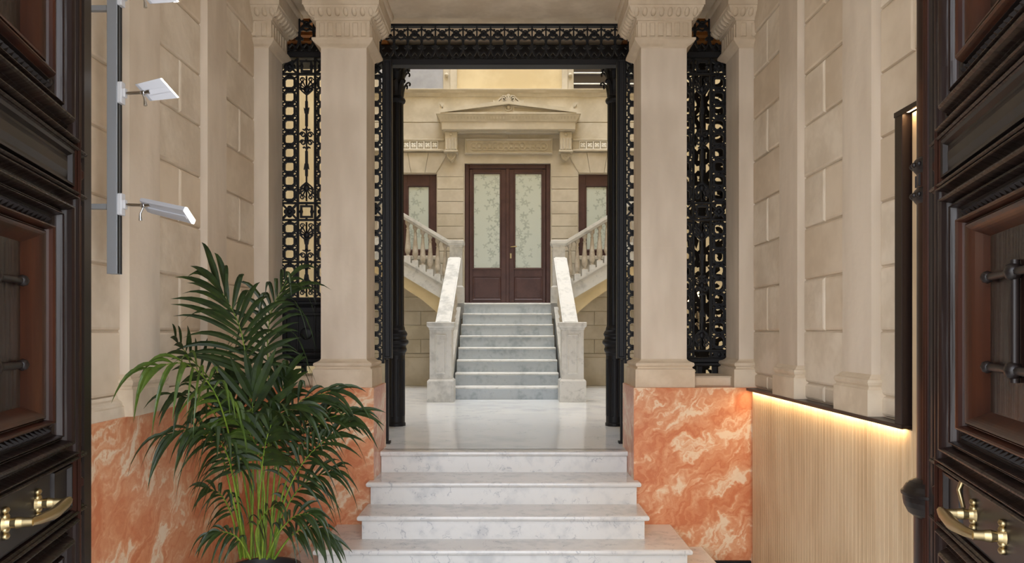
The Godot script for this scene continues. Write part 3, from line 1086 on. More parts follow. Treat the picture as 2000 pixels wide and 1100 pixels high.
func newel(parent: Node, x: float, z: float, hw: float, hd: float, y0: float, y1: float, basey: float, panel: bool) -> void:
	var p := grp("newel_post", parent)
	var g := G.new()
	g.stack(x, z, hw, hd, [[0.03, y0], [0.03, basey - 0.02], [0.012, basey], [0.0, basey + 0.004], [0.0, y1 - 0.1], [0.006, y1 - 0.098], [0.012, y1 - 0.09], [0.012, y1 - 0.075], [0.03, y1 - 0.06], [0.036, y1 - 0.05], [0.036, y1 - 0.006], [0.03, y1]])
	obj("post_body", g, M.marble_old, p)
	if panel:
		g = G.new()
		g.loops(x - hw * 0.52, basey + 0.07, x + hw * 0.52, y1 - 0.16, [[0.0, z + hd], [0.004, z + hd + 0.01], [0.014, z + hd + 0.01], [0.022, z + hd + 0.001]], false, true)
		obj("post_panel", g, M.marble_old, p)

func courtyard_stairs() -> void:
	var LAND := 2.225
	var o := thing("courtyard_staircase", "grey marble courtyard staircase of eight steps leading to the brown double door", "staircase")
	var r := (LAND - UPPER) / 8
	var d0 := 10.55
	var run := (12.5 - 10.55) / 7
	for i in 8:
		var top := UPPER + r * (i + 1)
		var d := d0 + run * i
		var hw := 0.735 - 0.004 * i
		var g := G.new()
		g.box(-hw, top - r, -d - 0.35, hw, top - 0.03, -d - 0.012)
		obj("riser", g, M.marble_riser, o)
		g = G.new()
		var back := d + run + 0.03 if i < 7 else FD
		g.box(-hw, top - 0.03, -back, hw, top, -d + 0.01, 0.009)
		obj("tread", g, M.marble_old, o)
	var g2 := G.new()
	g2.box(-0.944, LAND - 0.25, -FD + 0.03, 0.944, LAND - 0.005, -12.6)
	obj("landing_slab", g2, M.marble_old, o)
	for s in [-1.0, 1.0]:
		# balustrade beside the first flight
		var nm := "left" if s < 0 else "right"
		var b := thing("stair_balustrade", "white marble balustrade with newel post on the " + nm + " of the front steps", "balustrade", Transform3D(), "balustrades of the courtyard staircase")
		var x: float = s * 0.86
		newel(b, s * 0.875, -10.31, 0.145, 0.15, UPPER, UPPER + 1.06, UPPER + 0.3, true)
		var za := -10.46
		var zb := -12.5
		# flank wall under the rail (polygon in the depth-height plane)
		var g := G.new()
		g.x = Transform3D(BL, Vector3(x, 0, 0))
		g.plate(PackedVector2Array([Vector2(-za, UPPER), Vector2(-zb, UPPER), Vector2(-zb, 2.16), Vector2(-za, UPPER + 0.28)]), -0.1, 0.1)
		obj("flank", g, M.marble_old, b)
		g = G.new()
		g.x = Transform3D(BL, Vector3(x, 0, 0))
		var ya := UPPER + 1.06
		var yb := 2.97
		g.plate(PackedVector2Array([Vector2(-za - 0.08, ya - 0.12), Vector2(-zb, yb - 0.14), Vector2(-zb, yb), Vector2(-za - 0.08, ya + 0.01)]), -0.085, 0.085)
		g.plate(PackedVector2Array([Vector2(-za - 0.08, ya - 0.05), Vector2(-zb, yb - 0.06), Vector2(-zb, yb - 0.012), Vector2(-za - 0.08, ya - 0.002)]), -0.105, 0.105)
		obj("handrail", g, M.marble_old, b)
		var bm := baluster_mesh(0.6, 1.15)
		for i in 8:
			var f := (i + 0.6) / 8.2
			var zz := lerpf(za, zb, f)
			mi("baluster", bm, M.baluster, b, at3(Vector3(x, lerpf(UPPER + 0.28, 2.16, f) - 0.005, zz)))
		# flight that climbs along the facade
		var c := thing("upper_flight", "upper stair flight with stone balusters climbing " + nm + " above a yellow arch", "staircase", Transform3D(), "upper stair flights along the facade")
		var zf := -12.58
		newel(c, s * 0.845, -12.66, 0.1, 0.1, LAND - 0.004, 3.25, LAND + 0.28, false)
		var xs := 0.945
		var xe := 2.9
		var k := 0.6
		var ystr := 2.475
		g = G.new()
		g.plate(PackedVector2Array([Vector2(s * xs, ystr), Vector2(s * xe, ystr + k * (xe - xs)), Vector2(s * xe, ystr + k * (xe - xs) - 0.25), Vector2(s * xs, ystr - 0.25)]), zf - 0.14, zf)
		g.plate(PackedVector2Array([Vector2(s * xs, ystr + 0.03), Vector2(s * xe, ystr + 0.03 + k * (xe - xs)), Vector2(s * xe, ystr - 0.015 + k * (xe - xs)), Vector2(s * xs, ystr - 0.015)]), zf - 0.16, zf + 0.025)
		g.plate(PackedVector2Array([Vector2(s * xs, ystr - 0.2), Vector2(s * xe, ystr - 0.2 + k * (xe - xs)), Vector2(s * xe, ystr - 0.26 + k * (xe - xs)), Vector2(s * xs, ystr - 0.26)]), zf - 0.14, zf + 0.022)
		obj("stringer", g, M.marble_old, c)
		g = G.new()
		var yr := 3.25
		g.plate(PackedVector2Array([Vector2(s * xs, yr), Vector2(s * xe, yr + k * (xe - xs)), Vector2(s * xe, yr - 0.1 + k * (xe - xs)), Vector2(s * xs, yr - 0.1)]), zf - 0.14, zf)
		g.plate(PackedVector2Array([Vector2(s * xs, yr - 0.015), Vector2(s * xe, yr - 0.015 + k * (xe - xs)), Vector2(s * xe, yr - 0.06 + k * (xe - xs)), Vector2(s * xs, yr - 0.06)]), zf - 0.17, zf + 0.03)
		obj("handrail", g, M.marble_old, c)
		bm = baluster_mesh(0.6, 1.0)
		var die := G.new()
		die.plate(PackedVector2Array([Vector2(-0.05, -0.02), Vector2(0.05, -0.02 if s < 0 else 0.04), Vector2(0.05, 0.09), Vector2(-0.05, 0.09)] if s > 0 else [Vector2(-0.05, 0.04), Vector2(0.05, -0.02), Vector2(0.05, 0.09), Vector2(-0.05, 0.09)]), -0.05, 0.05)
		var dm := die.mesh()
		for i in 14:
			var u := xs + 0.08 + 0.123 * i
			var y := ystr + k * (u - xs) + 0.02
			var bl := mi("baluster", bm, M.baluster, c, at3(Vector3(s * u, y + 0.075, zf - 0.07)))
			mi("baluster_foot", dm, M.marble_old, bl, at3(Vector3(0, -0.075, 0)))
		# steps and soffit
		for i in 7:
			g = G.new()
			var u := xs + 0.28 * i
			var top := LAND + 0.168 * (i + 1)
			g.box(minf(s * u, s * (u + 0.3)), top - 0.168, -FD, maxf(s * u, s * (u + 0.3)), top, zf - 0.14, 0.006)
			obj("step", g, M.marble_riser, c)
		g = G.new()
		var poly := PackedVector2Array([Vector2(s * 0.95, ystr - 0.25), Vector2(s * xe, ystr - 0.25 + k * (xe - xs))])
		for q in [[2.9, 2.98], [2.4, 2.83], [1.95, 2.61], [1.69, 2.47], [1.4, 2.28], [1.2, 2.11], [1.076, 1.98], [0.95, 1.82]]:
			poly.append(Vector2(s * q[0], q[1]))
		g.plate(poly, -FD, zf - 0.02)
		obj("arch_soffit", g, M.yellow, c)

# ---------------------------------------------------------------- cast iron
func arc(c: Vector2, r: float, a0: float, a1: float, n := 10) -> PackedVector2Array:
	var p := PackedVector2Array()
	for i in n + 1:
		var a := deg_to_rad(lerpf(a0, a1, float(i) / n))
		p.append(c + Vector2(cos(a), sin(a)) * r)
	return p
func spiral(c: Vector2, r0: float, r1: float, a0: float, turns: float, n := 18) -> PackedVector2Array:
	var p := PackedVector2Array()
	for i in n + 1:
		var t := float(i) / n
		var a := deg_to_rad(a0) + TAU * turns * t
		p.append(c + Vector2(cos(a), sin(a)) * lerpf(r0, r1, t))
	return p

func link_mesh(pitch: float, w: float) -> Mesh:
	var g := G.new()
	var a := 0.043
	var c := 0.017
	g.stroke(PackedVector2Array([Vector2(a - c, -a), Vector2(a, -a + c), Vector2(a, a - c), Vector2(a - c, a), Vector2(-a + c, a), Vector2(-a, a - c), Vector2(-a, -a + c), Vector2(-a + c, -a)]), 0.018, 0.024, true)
	for s in [-1.0, 1.0]:
		g.stroke(PackedVector2Array([Vector2(s * a, 0), Vector2(s * w / 2, 0)]), 0.013, 0.018)
		g.ball(Vector3(s * (w / 2 - 0.006), 0, 0), Vector3(0.01, 0.01, 0.012), 6, 4)
		for t in [-1.0, 1.0]:
			g.stroke(PackedVector2Array([Vector2(s * (a - c * 0.6), t * (a - c * 0.4)), Vector2(s * (w / 2), t * (pitch / 2 - 0.004))]), 0.01, 0.018)
			g.stroke(PackedVector2Array([Vector2(0, t * pitch / 2), Vector2(s * 0.034, t * (pitch / 2 - 0.012))]), 0.016, 0.02)
	for t in [-1.0, 1.0]:
		g.stroke(PackedVector2Array([Vector2(0, t * a), Vector2(0, t * pitch / 2)]), 0.04, 0.022)
	g.ball(Vector3(0, pitch / 2, 0), Vector3(0.02, 0.016, 0.02), 8, 4)
	return g.mesh()

func ornament_mesh(h: float, w: float) -> Mesh:
	var g := G.new()
	g.stroke(PackedVector2Array([Vector2(0, -h / 2), Vector2(0, h / 2)]), 0.011, 0.016)
	for t in [-1.0, 1.0]:
		var c := Vector2(0, t * (h / 2 - 0.105))
		for i in 7:
			var a := deg_to_rad(90.0 * t + (i - 3) * 26.0)
			g.stroke(PackedVector2Array([c, c + Vector2(cos(a), sin(a)) * (0.075 if i % 2 == 0 else 0.09)]), 0.009, 0.016)
		for s in [-1.0, 1.0]:
			g.stroke(spiral(Vector2(s * 0.034, t * (h / 2 - 0.03)), 0.021, 0.006, 0, 1.2), 0.008, 0.016)
			g.stroke(PackedVector2Array([c, c + Vector2(s * 0.045, t * 0.004), c + Vector2(s * 0.05, t * 0.035), c + Vector2(s * 0.035, t * 0.06)]), 0.012, 0.018)
			g.stroke(PackedVector2Array([c + Vector2(0, -t * 0.045), c + Vector2(s * 0.03, -t * 0.02), c + Vector2(s * 0.052, t * 0.002)]), 0.012, 0.018)
		g.ball(Vector3(c.x, c.y, 0), Vector3(0.026, 0.032, 0.02), 8, 5)
		g.plate(PackedVector2Array([Vector2(-0.014, t * h * 0.2), Vector2(0.014, t * h * 0.2), Vector2(0.022, t * (h * 0.2 + 0.05)), Vector2(0, t * (h * 0.2 + 0.03)), Vector2(-0.022, t * (h * 0.2 + 0.05))]), -0.01, 0.01)
		g.stroke(PackedVector2Array([Vector2(0, t * h * 0.1), Vector2(0, t * h * 0.3)]), 0.02, 0.018)
		if h > 0.6:
			for s in [-1.0, 1.0]:
				g.stroke(spiral(Vector2(s * 0.03, t * 0.032), 0.024, 0.007, 90.0 - 90.0 * s, s * 1.3), 0.009, 0.018)
				g.stroke(PackedVector2Array([Vector2(0, t * 0.085), Vector2(s * 0.016, t * 0.068), Vector2(s * 0.03, t * 0.075)]), 0.01, 0.018)
	g.ball(Vector3(0, 0, 0), Vector3(0.018, 0.03, 0.018), 8, 5)
	return g.mesh()

func cross_mesh(w: float, h: float) -> Mesh:
	var g := G.new()
	for s in [-1.0, 1.0]:
		g.stroke(PackedVector2Array([Vector2(-w / 2, -s * h / 2), Vector2(w / 2, s * h / 2)]), 0.016, 0.02)
		g.ball(Vector3(s * w * 0.3, 0, 0), Vector3(0.014, 0.02, 0.014), 6, 4)
		g.ball(Vector3(0, s * h * 0.3, 0), Vector3(0.02, 0.014, 0.014), 6, 4)
	ring(g, Vector2.ZERO, 0.03, 0.014, 0.022, 0.0, 10)
	g.ball(Vector3.ZERO, Vector3(0.022, 0.022, 0.02), 8, 4)
	return g.mesh()
func square_mesh(w: float, h: float) -> Mesh:
	var g := G.new()
	var a := minf(w, h) * 0.36
	g.stroke(PackedVector2Array([Vector2(-a, -a), Vector2(a, -a), Vector2(a, a), Vector2(-a, a)]), 0.016, 0.022, true)
	for s in [-1.0, 1.0]:
		g.stroke(PackedVector2Array([Vector2(s * a, 0), Vector2(s * w / 2, 0)]), 0.014, 0.02)
		g.stroke(PackedVector2Array([Vector2(0, s * a), Vector2(0, s * h / 2)]), 0.014, 0.02)
		g.ball(Vector3(s * a, 0, 0), Vector3(0.016, 0.024, 0.016), 6, 4)
	return g.mesh()

func frieze_mesh(p: float, h: float) -> Mesh:
	# one repeat of the pierced frieze: crossing ogees below, a shield-shaped hole, a flower above
	var g := G.new()
	var w := p / 2
	for s in [-1.0, 1.0]:
		g.stroke(PackedVector2Array([Vector2(0, 0.012), Vector2(s * w * 0.45, h * 0.1), Vector2(s * w * 0.8, h * 0.22), Vector2(s * w * 0.98, h * 0.36), Vector2(s * w, h * 0.5), Vector2(s * w * 0.9, h * 0.6)]), 0.013, 0.022)
		g.stroke(PackedVector2Array([Vector2(s * w, 0.008), Vector2(s * w * 0.55, h * 0.12), Vector2(0, h * 0.26)]), 0.01, 0.018)
		g.stroke(spiral(Vector2(s * w * 0.55, h * 0.06), 0.02, 0.006, 90, s * 1.2, 12), 0.008, 0.018)
		g.stroke(spiral(Vector2(s * (w - 0.017), h * 0.40), 0.014, 0.005, 90.0 + 90.0 * s, s * 1.1, 10), 0.008, 0.02)
		g.stroke(PackedVector2Array([Vector2(0, h * 0.62), Vector2(s * w * 0.5, h * 0.66), Vector2(s * w, h * 0.62)]), 0.013, 0.02)
		g.stroke(PackedVector2Array([Vector2(0, h * 0.8), Vector2(s * w, h * 0.67)]), 0.009, 0.018)
		g.stroke(PackedVector2Array([Vector2(0, h * 0.8), Vector2(s * w, h * 0.93)]), 0.009, 0.018)
		g.stroke(spiral(Vector2(s * w * 0.45, h * 0.73), 0.014, 0.005, 0, 1.1, 10), 0.007, 0.018)
		g.stroke(PackedVector2Array([Vector2(s * w, h * 0.5), Vector2(s * w, h)]), 0.012, 0.02)
		g.ball(Vector3(s * w * 0.5, h * 0.9, 0), Vector3(0.01, 0.01, 0.012), 6, 4)
	ring(g, Vector2(0, h * 0.8), 0.022, 0.009, 0.02, 0.0, 10)
	g.ball(Vector3(0, h * 0.8, 0), Vector3(0.013, 0.013, 0.016), 8, 4)
	g.ball(Vector3(0, 0.014, 0.012), Vector3(0.01, 0.01, 0.012), 6, 4)
	g.ball(Vector3(w, h * 0.47, 0.0), Vector3(0.013, 0.02, 0.016), 6, 4)
	return g.mesh()

func ironwork() -> void:
	var D := 6.2
	var gy := func(py: float) -> float: return EYE + (647.0 - py) * D / F
	var cw := 0.118
	var ow := 0.122
	var link := link_mesh(0.1128, cw)
	var fr := frieze_mesh(0.1158, 0.285)
	for s in [-1.0, 1.0]:
		var left: bool = s < 0
		var o := thing("iron_grille", "black cast iron window grille " + ("with a solid lower panel, behind the palm" if left else "open down to its feet, beside the wood panelling"), "grille", at3(Vector3(s * 1.596, 0, -D)), "iron grilles beside the pillars")
		var top: float = gy.call(115)
		var low: float = gy.call(700)
		var g := G.new()
		for x in [-0.204, -0.07, 0.07, 0.204]:
			g.box(x - 0.0085, low, -0.016, x + 0.0085, top, 0.016, 0.003)
		for py in [145.0, 397.0, 430.0, 512.0 if left else 685.0, 583.0 if left else 700.0]:
			var y: float = gy.call(py)
			g.box(-0.204, y - 0.008, -0.018, 0.204, y + 0.008, 0.018, 0.003)
		obj("frame", g, M.iron, o)
		g = G.new()
		g.box(-0.212, top, -0.04, 0.212, gy.call(103), 0.04, 0.008)
		obj("top_beam", g, M.iron, o)
		for i in 3:
			mi("crest_motif", fr, M.iron, o, at3(Vector3((i - 1) * 0.1158, gy.call(103), 0)))
		# chains of links
		for col in [-0.137, 0.137]:
			for sec in ([[149.0, 394.0], [434.0, 509.0], [516.0, 580.0]] if left else [[149.0, 394.0], [434.0, 681.0]]):
				var y1: float = gy.call(sec[0])
				var y0: float = gy.call(sec[1])
				var n := int(round((y1 - y0) / 0.1128))
				for i in n:
					mi("link", link, M.iron, o, Transform3D(Basis.from_scale(Vector3(1, (y1 - y0) / n / 0.1128, 1)), Vector3(col, y0 + (y1 - y0) * (i + 0.5) / n, 0)))
			for b in ([[145.0, 115.0], [430.0, 397.0]] if left else [[145.0, 115.0], [430.0, 397.0], [700.0, 685.0]]):
				var ya: float = gy.call(b[0])
				var yb: float = gy.call(b[1])
				mi("cross_motif", cross_mesh(cw, yb - ya - 0.016), M.iron, o, at3(Vector3(col, (ya + yb) / 2, 0)))
		# middle column
		for sec in ([[149.0, 393.0], [434.0, 580.0]] if left else [[149.0, 393.0], [434.0, 681.0]]):
			var y1: float = gy.call(sec[0])
			var y0: float = gy.call(sec[1])
			mi("palmette_bar", ornament_mesh(y1 - y0, ow), M.iron, o, at3(Vector3(0, (y0 + y1) / 2, 0)))
		for b in [[145.0, 115.0], [430.0, 397.0]]:
			var ya: float = gy.call(b[0])
			var yb: float = gy.call(b[1])
			mi("square_motif", square_mesh(ow, yb - ya - 0.016), M.iron, o, at3(Vector3(0, (ya + yb) / 2, 0)))
		if left:
			g = G.new()
			g.loops(-0.205, low, 0.205, gy.call(583), [[0.0, -0.015], [0.0, 0.012], [0.02, 0.02], [0.03, 0.012], [0.045, 0.012], [0.055, 0.02], [0.075, 0.006]], true, true)
			g.box(-0.17, gy.call(617), 0.0, 0.17, gy.call(611), 0.03, 0.004)
			obj("solid_panel", g, M.iron, o)
			g = G.new()
			g.ball(Vector3(0, gy.call(652), 0.012), Vector3(0.05, 0.05, 0.015), 14, 6)
			for q in [-1.0, 1.0]:
				g.stroke(spiral(Vector2(q * 0.085, gy.call(652)), 0.035, 0.01, 0, q * 1.4), 0.01, 0.024)
			obj("panel_rosette", g, M.iron, o)
		g = G.new()
		g.box(-0.19, gy.call(708), -0.03, 0.19, gy.call(700), 0.03, 0.006)
		g.box(-0.17, gy.call(715), -0.022, 0.17, gy.call(708), 0.022, 0.006)
		for x in [-0.14, -0.02, 0.1]:
			g.box(x - 0.02, 1.425, -0.016, x + 0.02, gy.call(715), 0.016, 0.004)
		obj("foot_rail", g, M.iron, o)
	# frieze over the way in
	var fz := thing("iron_frieze", "long black cast iron frieze of pierced scrolls spanning above the opening", "frieze", at3(Vector3(0, 0, -6.44)))
	var gb := G.new()
	gb.box(-1.045, 3.985, -0.05, 1.045, 4.036, 0.05, 0.008)
	obj("bottom_beam", gb, M.iron, fz)
	gb = G.new()
	gb.box(-1.045, 4.316, -0.03, 1.045, 4.334, 0.03, 0.004)
	obj("top_bar", gb, M.iron, fz)
	for i in 18:
		mi("frieze_motif", fr, M.iron, fz, at3(Vector3((i - 8.5) * 0.1158, 4.034, 0)))
	gb = G.new()
	gb.box(-2.9, 4.415, -0.12, 2.9, 4.58, 0.12, 0.01)
	tag(obj("porch_beam", gb, M.iron, null, at3(Vector3(0, 0, -7.66))), "plain black beam resting on the two iron columns behind the frieze", "beam")
	# fluted columns
	for s in [-1.0, 1.0]:
		var nm := "left" if s < 0 else "right"
		var c := thing("iron_column", "fluted black iron column with leafy capital on the " + nm + " of the opening", "column", at3(Vector3(s * 1.085, UPPER, -7.64)), "iron columns at the courtyard")
		var g := G.new()
		var flute := func(y: float, r: float, deep: float) -> PackedVector3Array:
			var p := PackedVector3Array()
			for i in 72:
				var a := TAU * i / 72
				var k := r * (1.0 - deep * pow(absf(sin(a * 6.0)), 0.7))
				p.append(Vector3(cos(a) * k, y, -sin(a) * k))
			return p
		g.rings([flute.call(0.98, 0.076, 0.0), flute.call(1.0, 0.076, 0.1), flute.call(3.22, 0.07, 0.1), flute.call(3.25, 0.07, 0.0)], false, false)
		obj("shaft", g, M.iron, c)
		g = G.new()
		g.lathe([[0.092, 0.0], [0.092, 0.03], [0.085, 0.035], [0.085, 0.70], [0.088, 0.71], [0.088, 0.735]], 8)
		for i in 8:
			var a := TAU * (i + 0.5) / 8
			g.box(cos(a) * 0.078 - 0.01, 0.1, sin(a) * 0.078 - 0.01, cos(a) * 0.078 + 0.01, 0.66, sin(a) * 0.078 + 0.01, 0.004)
		obj("pedestal", g, M.iron, c)
		g = G.new()
		g.lathe([[0.085, 0.72], [0.1, 0.74], [0.104, 0.76], [0.096, 0.785], [0.1, 0.8], [0.118, 0.815], [0.122, 0.83], [0.118, 0.848], [0.1, 0.86], [0.098, 0.885], [0.108, 0.9], [0.11, 0.915], [0.1, 0.935], [0.088, 0.95], [0.085, 0.97], [0.078, 0.99]], 24)
		obj("collar", g, M.iron, c)
		g = G.new()
		g.lathe([[0.07, 3.2], [0.086, 3.215], [0.092, 3.232], [0.086, 3.25], [0.072, 3.262]], 20)
		obj("neck_ring", g, M.iron, c)
		g = G.new()
		g.lathe([[0.066, 3.25], [0.066, 3.42], [0.075, 3.5], [0.1, 3.56]], 16)
		g.stack(0, 0, 0.11, 0.11, [[0.0, 3.555], [0.012, 3.565], [0.012, 3.59]])
		var cap := obj("capital", g, M.iron, c)
		for row in 2:
			for i in 8:
				g = G.new()
				var y0 := 3.27 + row * 0.11
				var path := [[0.062, 0.0, 0.05], [0.068, 0.05, 0.056], [0.078, 0.09, 0.06], [0.092, 0.122, 0.058], [0.11, 0.142, 0.05], [0.126, 0.146, 0.042], [0.137, 0.136, 0.034], [0.138, 0.12, 0.026], [0.13, 0.108, 0.02]]
				var rr := []
				for q in path.size():
					var e = path[q]
					var p0 = path[maxi(q - 1, 0)]
					var p1 = path[mini(q + 1, path.size() - 1)]
					var tn := Vector2(p1[0] - p0[0], p1[1] - p0[1]).normalized()
					var nr := Vector3(tn.y, -tn.x, 0) * 0.007
					var ctr := Vector3(e[0], y0 + e[1], 0)
					var hw: float = e[2] * 0.5 * (1.0 if q % 2 == 0 else 0.84)
					rr.append(PackedVector3Array([ctr + nr * 1.6, ctr + nr * 0.4 + Vector3(0, 0, -hw), ctr - nr, ctr + nr * 0.4 + Vector3(0, 0, hw)]))
				g.rings(rr, true, true)
				obj("leaf", g, M.iron, cap, Transform3D(Basis(Vector3.UP, TAU * (i + 0.5 * row) / 8), Vector3.ZERO))
		# narrow lattice strip beside the pillar, with its flat post
		var r := thing("iron_side_screen", "narrow black iron lattice strip with flat post beside the " + nm + " pillar", "screen", at3(Vector3(s * 1.062, 0, -6.3)), "lattice strips beside the pillars")
		g = G.new()
		for x in [-0.07, 0.07]:
			g.box(x - 0.0085, 1.5, -0.016, x + 0.0085, 3.985, 0.016, 0.003)
		for y in [1.51, 2.19, 2.70, 2.84, 3.86]:
			g.box(-0.07, y - 0.008, -0.018, 0.07, y + 0.008, 0.018, 0.003)
		obj("frame", g, M.iron, r)
		for sec in [[1.52, 2.185], [2.195, 2.695], [2.845, 3.855]]:
			var n := int(round((sec[1] - sec[0]) / 0.1128))
			for i in n:
				mi("link", link, M.iron, r, Transform3D(Basis.from_scale(Vector3(1, (sec[1] - sec[0]) / n / 0.1128, 1)), Vector3(0, lerpf(sec[0], sec[1], (i + 0.5) / n), 0)))
		for y in [[2.70, 2.84], [3.86, 3.98]]:
			mi("cross_motif", cross_mesh(cw, y[1] - y[0] - 0.016), M.iron, r, at3(Vector3(0, (y[0] + y[1]) / 2, 0)))
		g = G.new()
		var pa: float = minf(-s * 0.07, -s * 0.142)
		g.loops(pa, 1.54, pa + 0.072, 3.985, [[0.0, -0.03], [0.0, 0.03], [0.004, 0.034], [0.014, 0.034], [0.02, 0.028]], true, true)
		obj("flat_post", g, M.iron, r)
		g = G.new()
		g.box(-s * 0.077 - 0.014, UPPER, -0.16, -s * 0.077 + 0.014, 1.56, -0.12, 0.004)
		g.box(-s * 0.077 - 0.014, 1.53, -0.16, -s * 0.077 + 0.014, 1.56, -0.02, 0.003)
		g.box(-s * 0.085 - 0.022, UPPER, -0.175, -s * 0.085 + 0.022, UPPER + 0.02, -0.105, 0.004)
		obj("foot_post", g, M.iron, r)
	# scrolling screen further back on the right
	var sc := thing("scroll_screen", "black wrought iron screen of leafy scrolls in the courtyard, glimpsed through the right grille", "screen", at3(Vector3(1.95, UPPER, -7.6)))
	var gs := G.new()
	for x in [-0.55, -0.28, 0.0, 0.28, 0.55]:
		gs.box(x - 0.03, 0.0, -0.014, x + 0.03, 3.6, 0.014)
	for y in [0.04, 1.2, 2.4, 3.56]:
		gs.box(-0.56, y - 0.02, -0.018, 0.56, y + 0.02, 0.018)
	obj("frame", gs, M.iron, sc)
	var leafy := []
	for s in [-1.0, 1.0]:
		var q := G.new()
		q.stroke(spiral(Vector2(0, 0), 0.13, 0.025, 0, s * 1.6, 26), 0.042, 0.02)
		for i in 6:
			var a := TAU * i / 6.0
			var e := Vector2(cos(a), sin(a))
			var f: Vector2 = Vector2(-e.y, e.x) * s
			q.plate(PackedVector2Array([e * 0.06, e * 0.1 + f * 0.05, e * 0.165 + f * 0.085, e * 0.135 + f * 0.005]), -0.008, 0.008)
		leafy.append(q.mesh())
	for row in 14:
		for col in 4:
			mi("scroll", leafy[(row + col) % 2], M.iron, sc, Transform3D(Basis(Vector3.BACK, row * 1.3 + col * 0.7), Vector3(-0.415 + 0.277 * col, 0.16 + 0.252 * row, 0)))

# ---------------------------------------------------------------- entrance door leaves
func door_leaf(s: float) -> void:
	var left := s < 0
	var ang := atan(0.245) if left else atan(0.289)
	var fx0: float = -1.553 if left else 1.603
	var dir := Vector3(s * -sin(ang), 0, cos(ang))       # from the free edge towards the hinge
	var bx := -dir if left else dir
	var B := Basis(bx, Vector3.UP, bx.cross(Vector3.UP))
	var o := thing("entrance_door_leaf", "dark carved mahogany door leaf with brass pull, " + ("open against the left wall" if left else "rounded post along its edge"), "door", Transform3D(B, Vector3(fx0, 0, -2.9)), "open entrance door leaves")
	var k := -1.0 if left else 1.0                       # local x = k * u
	var off := 0.0 if left else 0.155
	var L := 1.75 + off
	var H := 3.95
	var bxu := func(g: G, u0: float, y0: float, z0: float, u1: float, y1: float, z1: float, b := 0.0) -> void:
		g.box(minf(k * u0, k * u1), y0, z0, maxf(k * u0, k * u1), y1, z1, b)
	# loops with separate insets along and up
	var frame := func(g: G, u0: float, y0: float, u1: float, y1: float, prof: Array, ky: float, cap: bool) -> void:
		var x0: float = minf(k * u0, k * u1)
		var x1: float = maxf(k * u0, k * u1)
		var rr := []
		for p in prof:
			var a: float = p[0]
			var b: float = p[0] * ky
			rr.append(PackedVector3Array([Vector3(x0 + a, y0 + b, p[1]), Vector3(x1 - a, y0 + b, p[1]), Vector3(x1 - a, y1 - b, p[1]), Vector3(x0 + a, y1 - b, p[1])]))
		g.rings(rr, false, cap)
	var g := G.new()
	bxu.call(g, off * 0.5, 0.015, -0.065, L, H, 0.0)
	obj("leaf_core", g, M.wood, o)
	# edge strip, stile and rails
	g = G.new()
	bxu.call(g, off + 0.0, 0.015, 0.0, off + 0.1, H, 0.02, 0.006)
	obj("edge_strip", g, M.wood_dark, o)
	g = G.new()
	for u in [off + 0.175, off + 1.55]:
		bxu.call(g, u, 0.015, 0.0, u + 0.038, H, 0.026, 0.008)
		bxu.call(g, u + 0.008, 0.015, 0.02, u + 0.026, H, 0.036, 0.008)
	obj("stile", g, M.wood_red, o)
	var edges := [0.2, 1.128, 1.322, 2.255, 2.412, 3.6]
	for y in edges:
		g = G.new()
		bxu.call(g, off + 0.1, y - 0.016, 0.0, L, y + 0.008, 0.024, 0.006)
		bxu.call(g, off + 0.1, y - 0.010, 0.02, L, y + 0.002, 0.034, 0.005)
		obj("rail", g, M.wood, o)
	# sunk panels and faceted studs in the slim outer bay
	for i in 5:
		g = G.new()
		var y0: float = edges[i] + 0.02
		var y1: float = edges[i + 1] - 0.03
		frame.call(g, off + 0.102, y0, off + 0.172, y1, [[0.0, 0.002], [0.004, 0.014], [0.014, 0.012], [0.02, 0.002], [0.03, 0.004]], 1.0, true)
		if i == 1 or i == 3:
			frame.call(g, off + 0.112, (y0 + y1) / 2 - 0.035, off + 0.162, (y0 + y1) / 2 + 0.035, [[0.0, 0.0], [0.024, 0.03]], 1.0, true)
		obj("slim_panel", g, M.wood_red, o)
	# large panels
	var outer := [[0.0, 0.0], [0.0, 0.03], [0.012, 0.04], [0.03, 0.04], [0.036, 0.03], [0.04, 0.02], [0.075, 0.016], [0.082, 0.026], [0.09, 0.046], [0.105, 0.056], [0.13, 0.056], [0.142, 0.046], [0.15, 0.03], [0.165, 0.03], [0.172, 0.04], [0.19, 0.04], [0.2, 0.02]]
	var band := [[0.2, 0.02], [0.21, 0.014], [0.275, 0.014], [0.28, 0.03]]
	var inner := [[0.28, 0.03], [0.29, 0.05], [0.31, 0.058], [0.325, 0.052], [0.335, 0.035], [0.345, 0.042], [0.375, 0.05], [0.405, 0.044], [0.425, 0.024], [0.435, 0.0], [0.448, -0.004], [0.455, -0.012]]
	outer = [[0.0, 0.0], [0.0, 0.026]]
	for bead in [[0.0, 0.034, 0.026, 0.018], [0.034, 0.08, 0.026, -0.016], [0.086, 0.15, 0.024, 0.034], [0.154, 0.166, 0.024, 0.006], [0.17, 0.196, 0.024, 0.02]]:
		for q in 8:
			var t := q / 7.0
			outer.append([lerpf(bead[0], bead[1], t), bead[2] + bead[3] * sin(PI * t)])
	outer.append([0.2, 0.018])
	inner = [[0.28, 0.03]]
	for bead in [[0.282, 0.33, 0.03, 0.026], [0.334, 0.345, 0.03, 0.008]]:
		for q in 8:
			var t := q / 7.0
			inner.append([lerpf(bead[0], bead[1], t), bead[2] + bead[3] * sin(PI * t)])
	for q in 9:
		var t := q / 8.0
		inner.append([lerpf(0.35, 0.44, t), 0.042 * cos(t * PI / 2) - 0.004 * t])
	inner.append([0.448, -0.004])
	inner.append([0.455, -0.012])
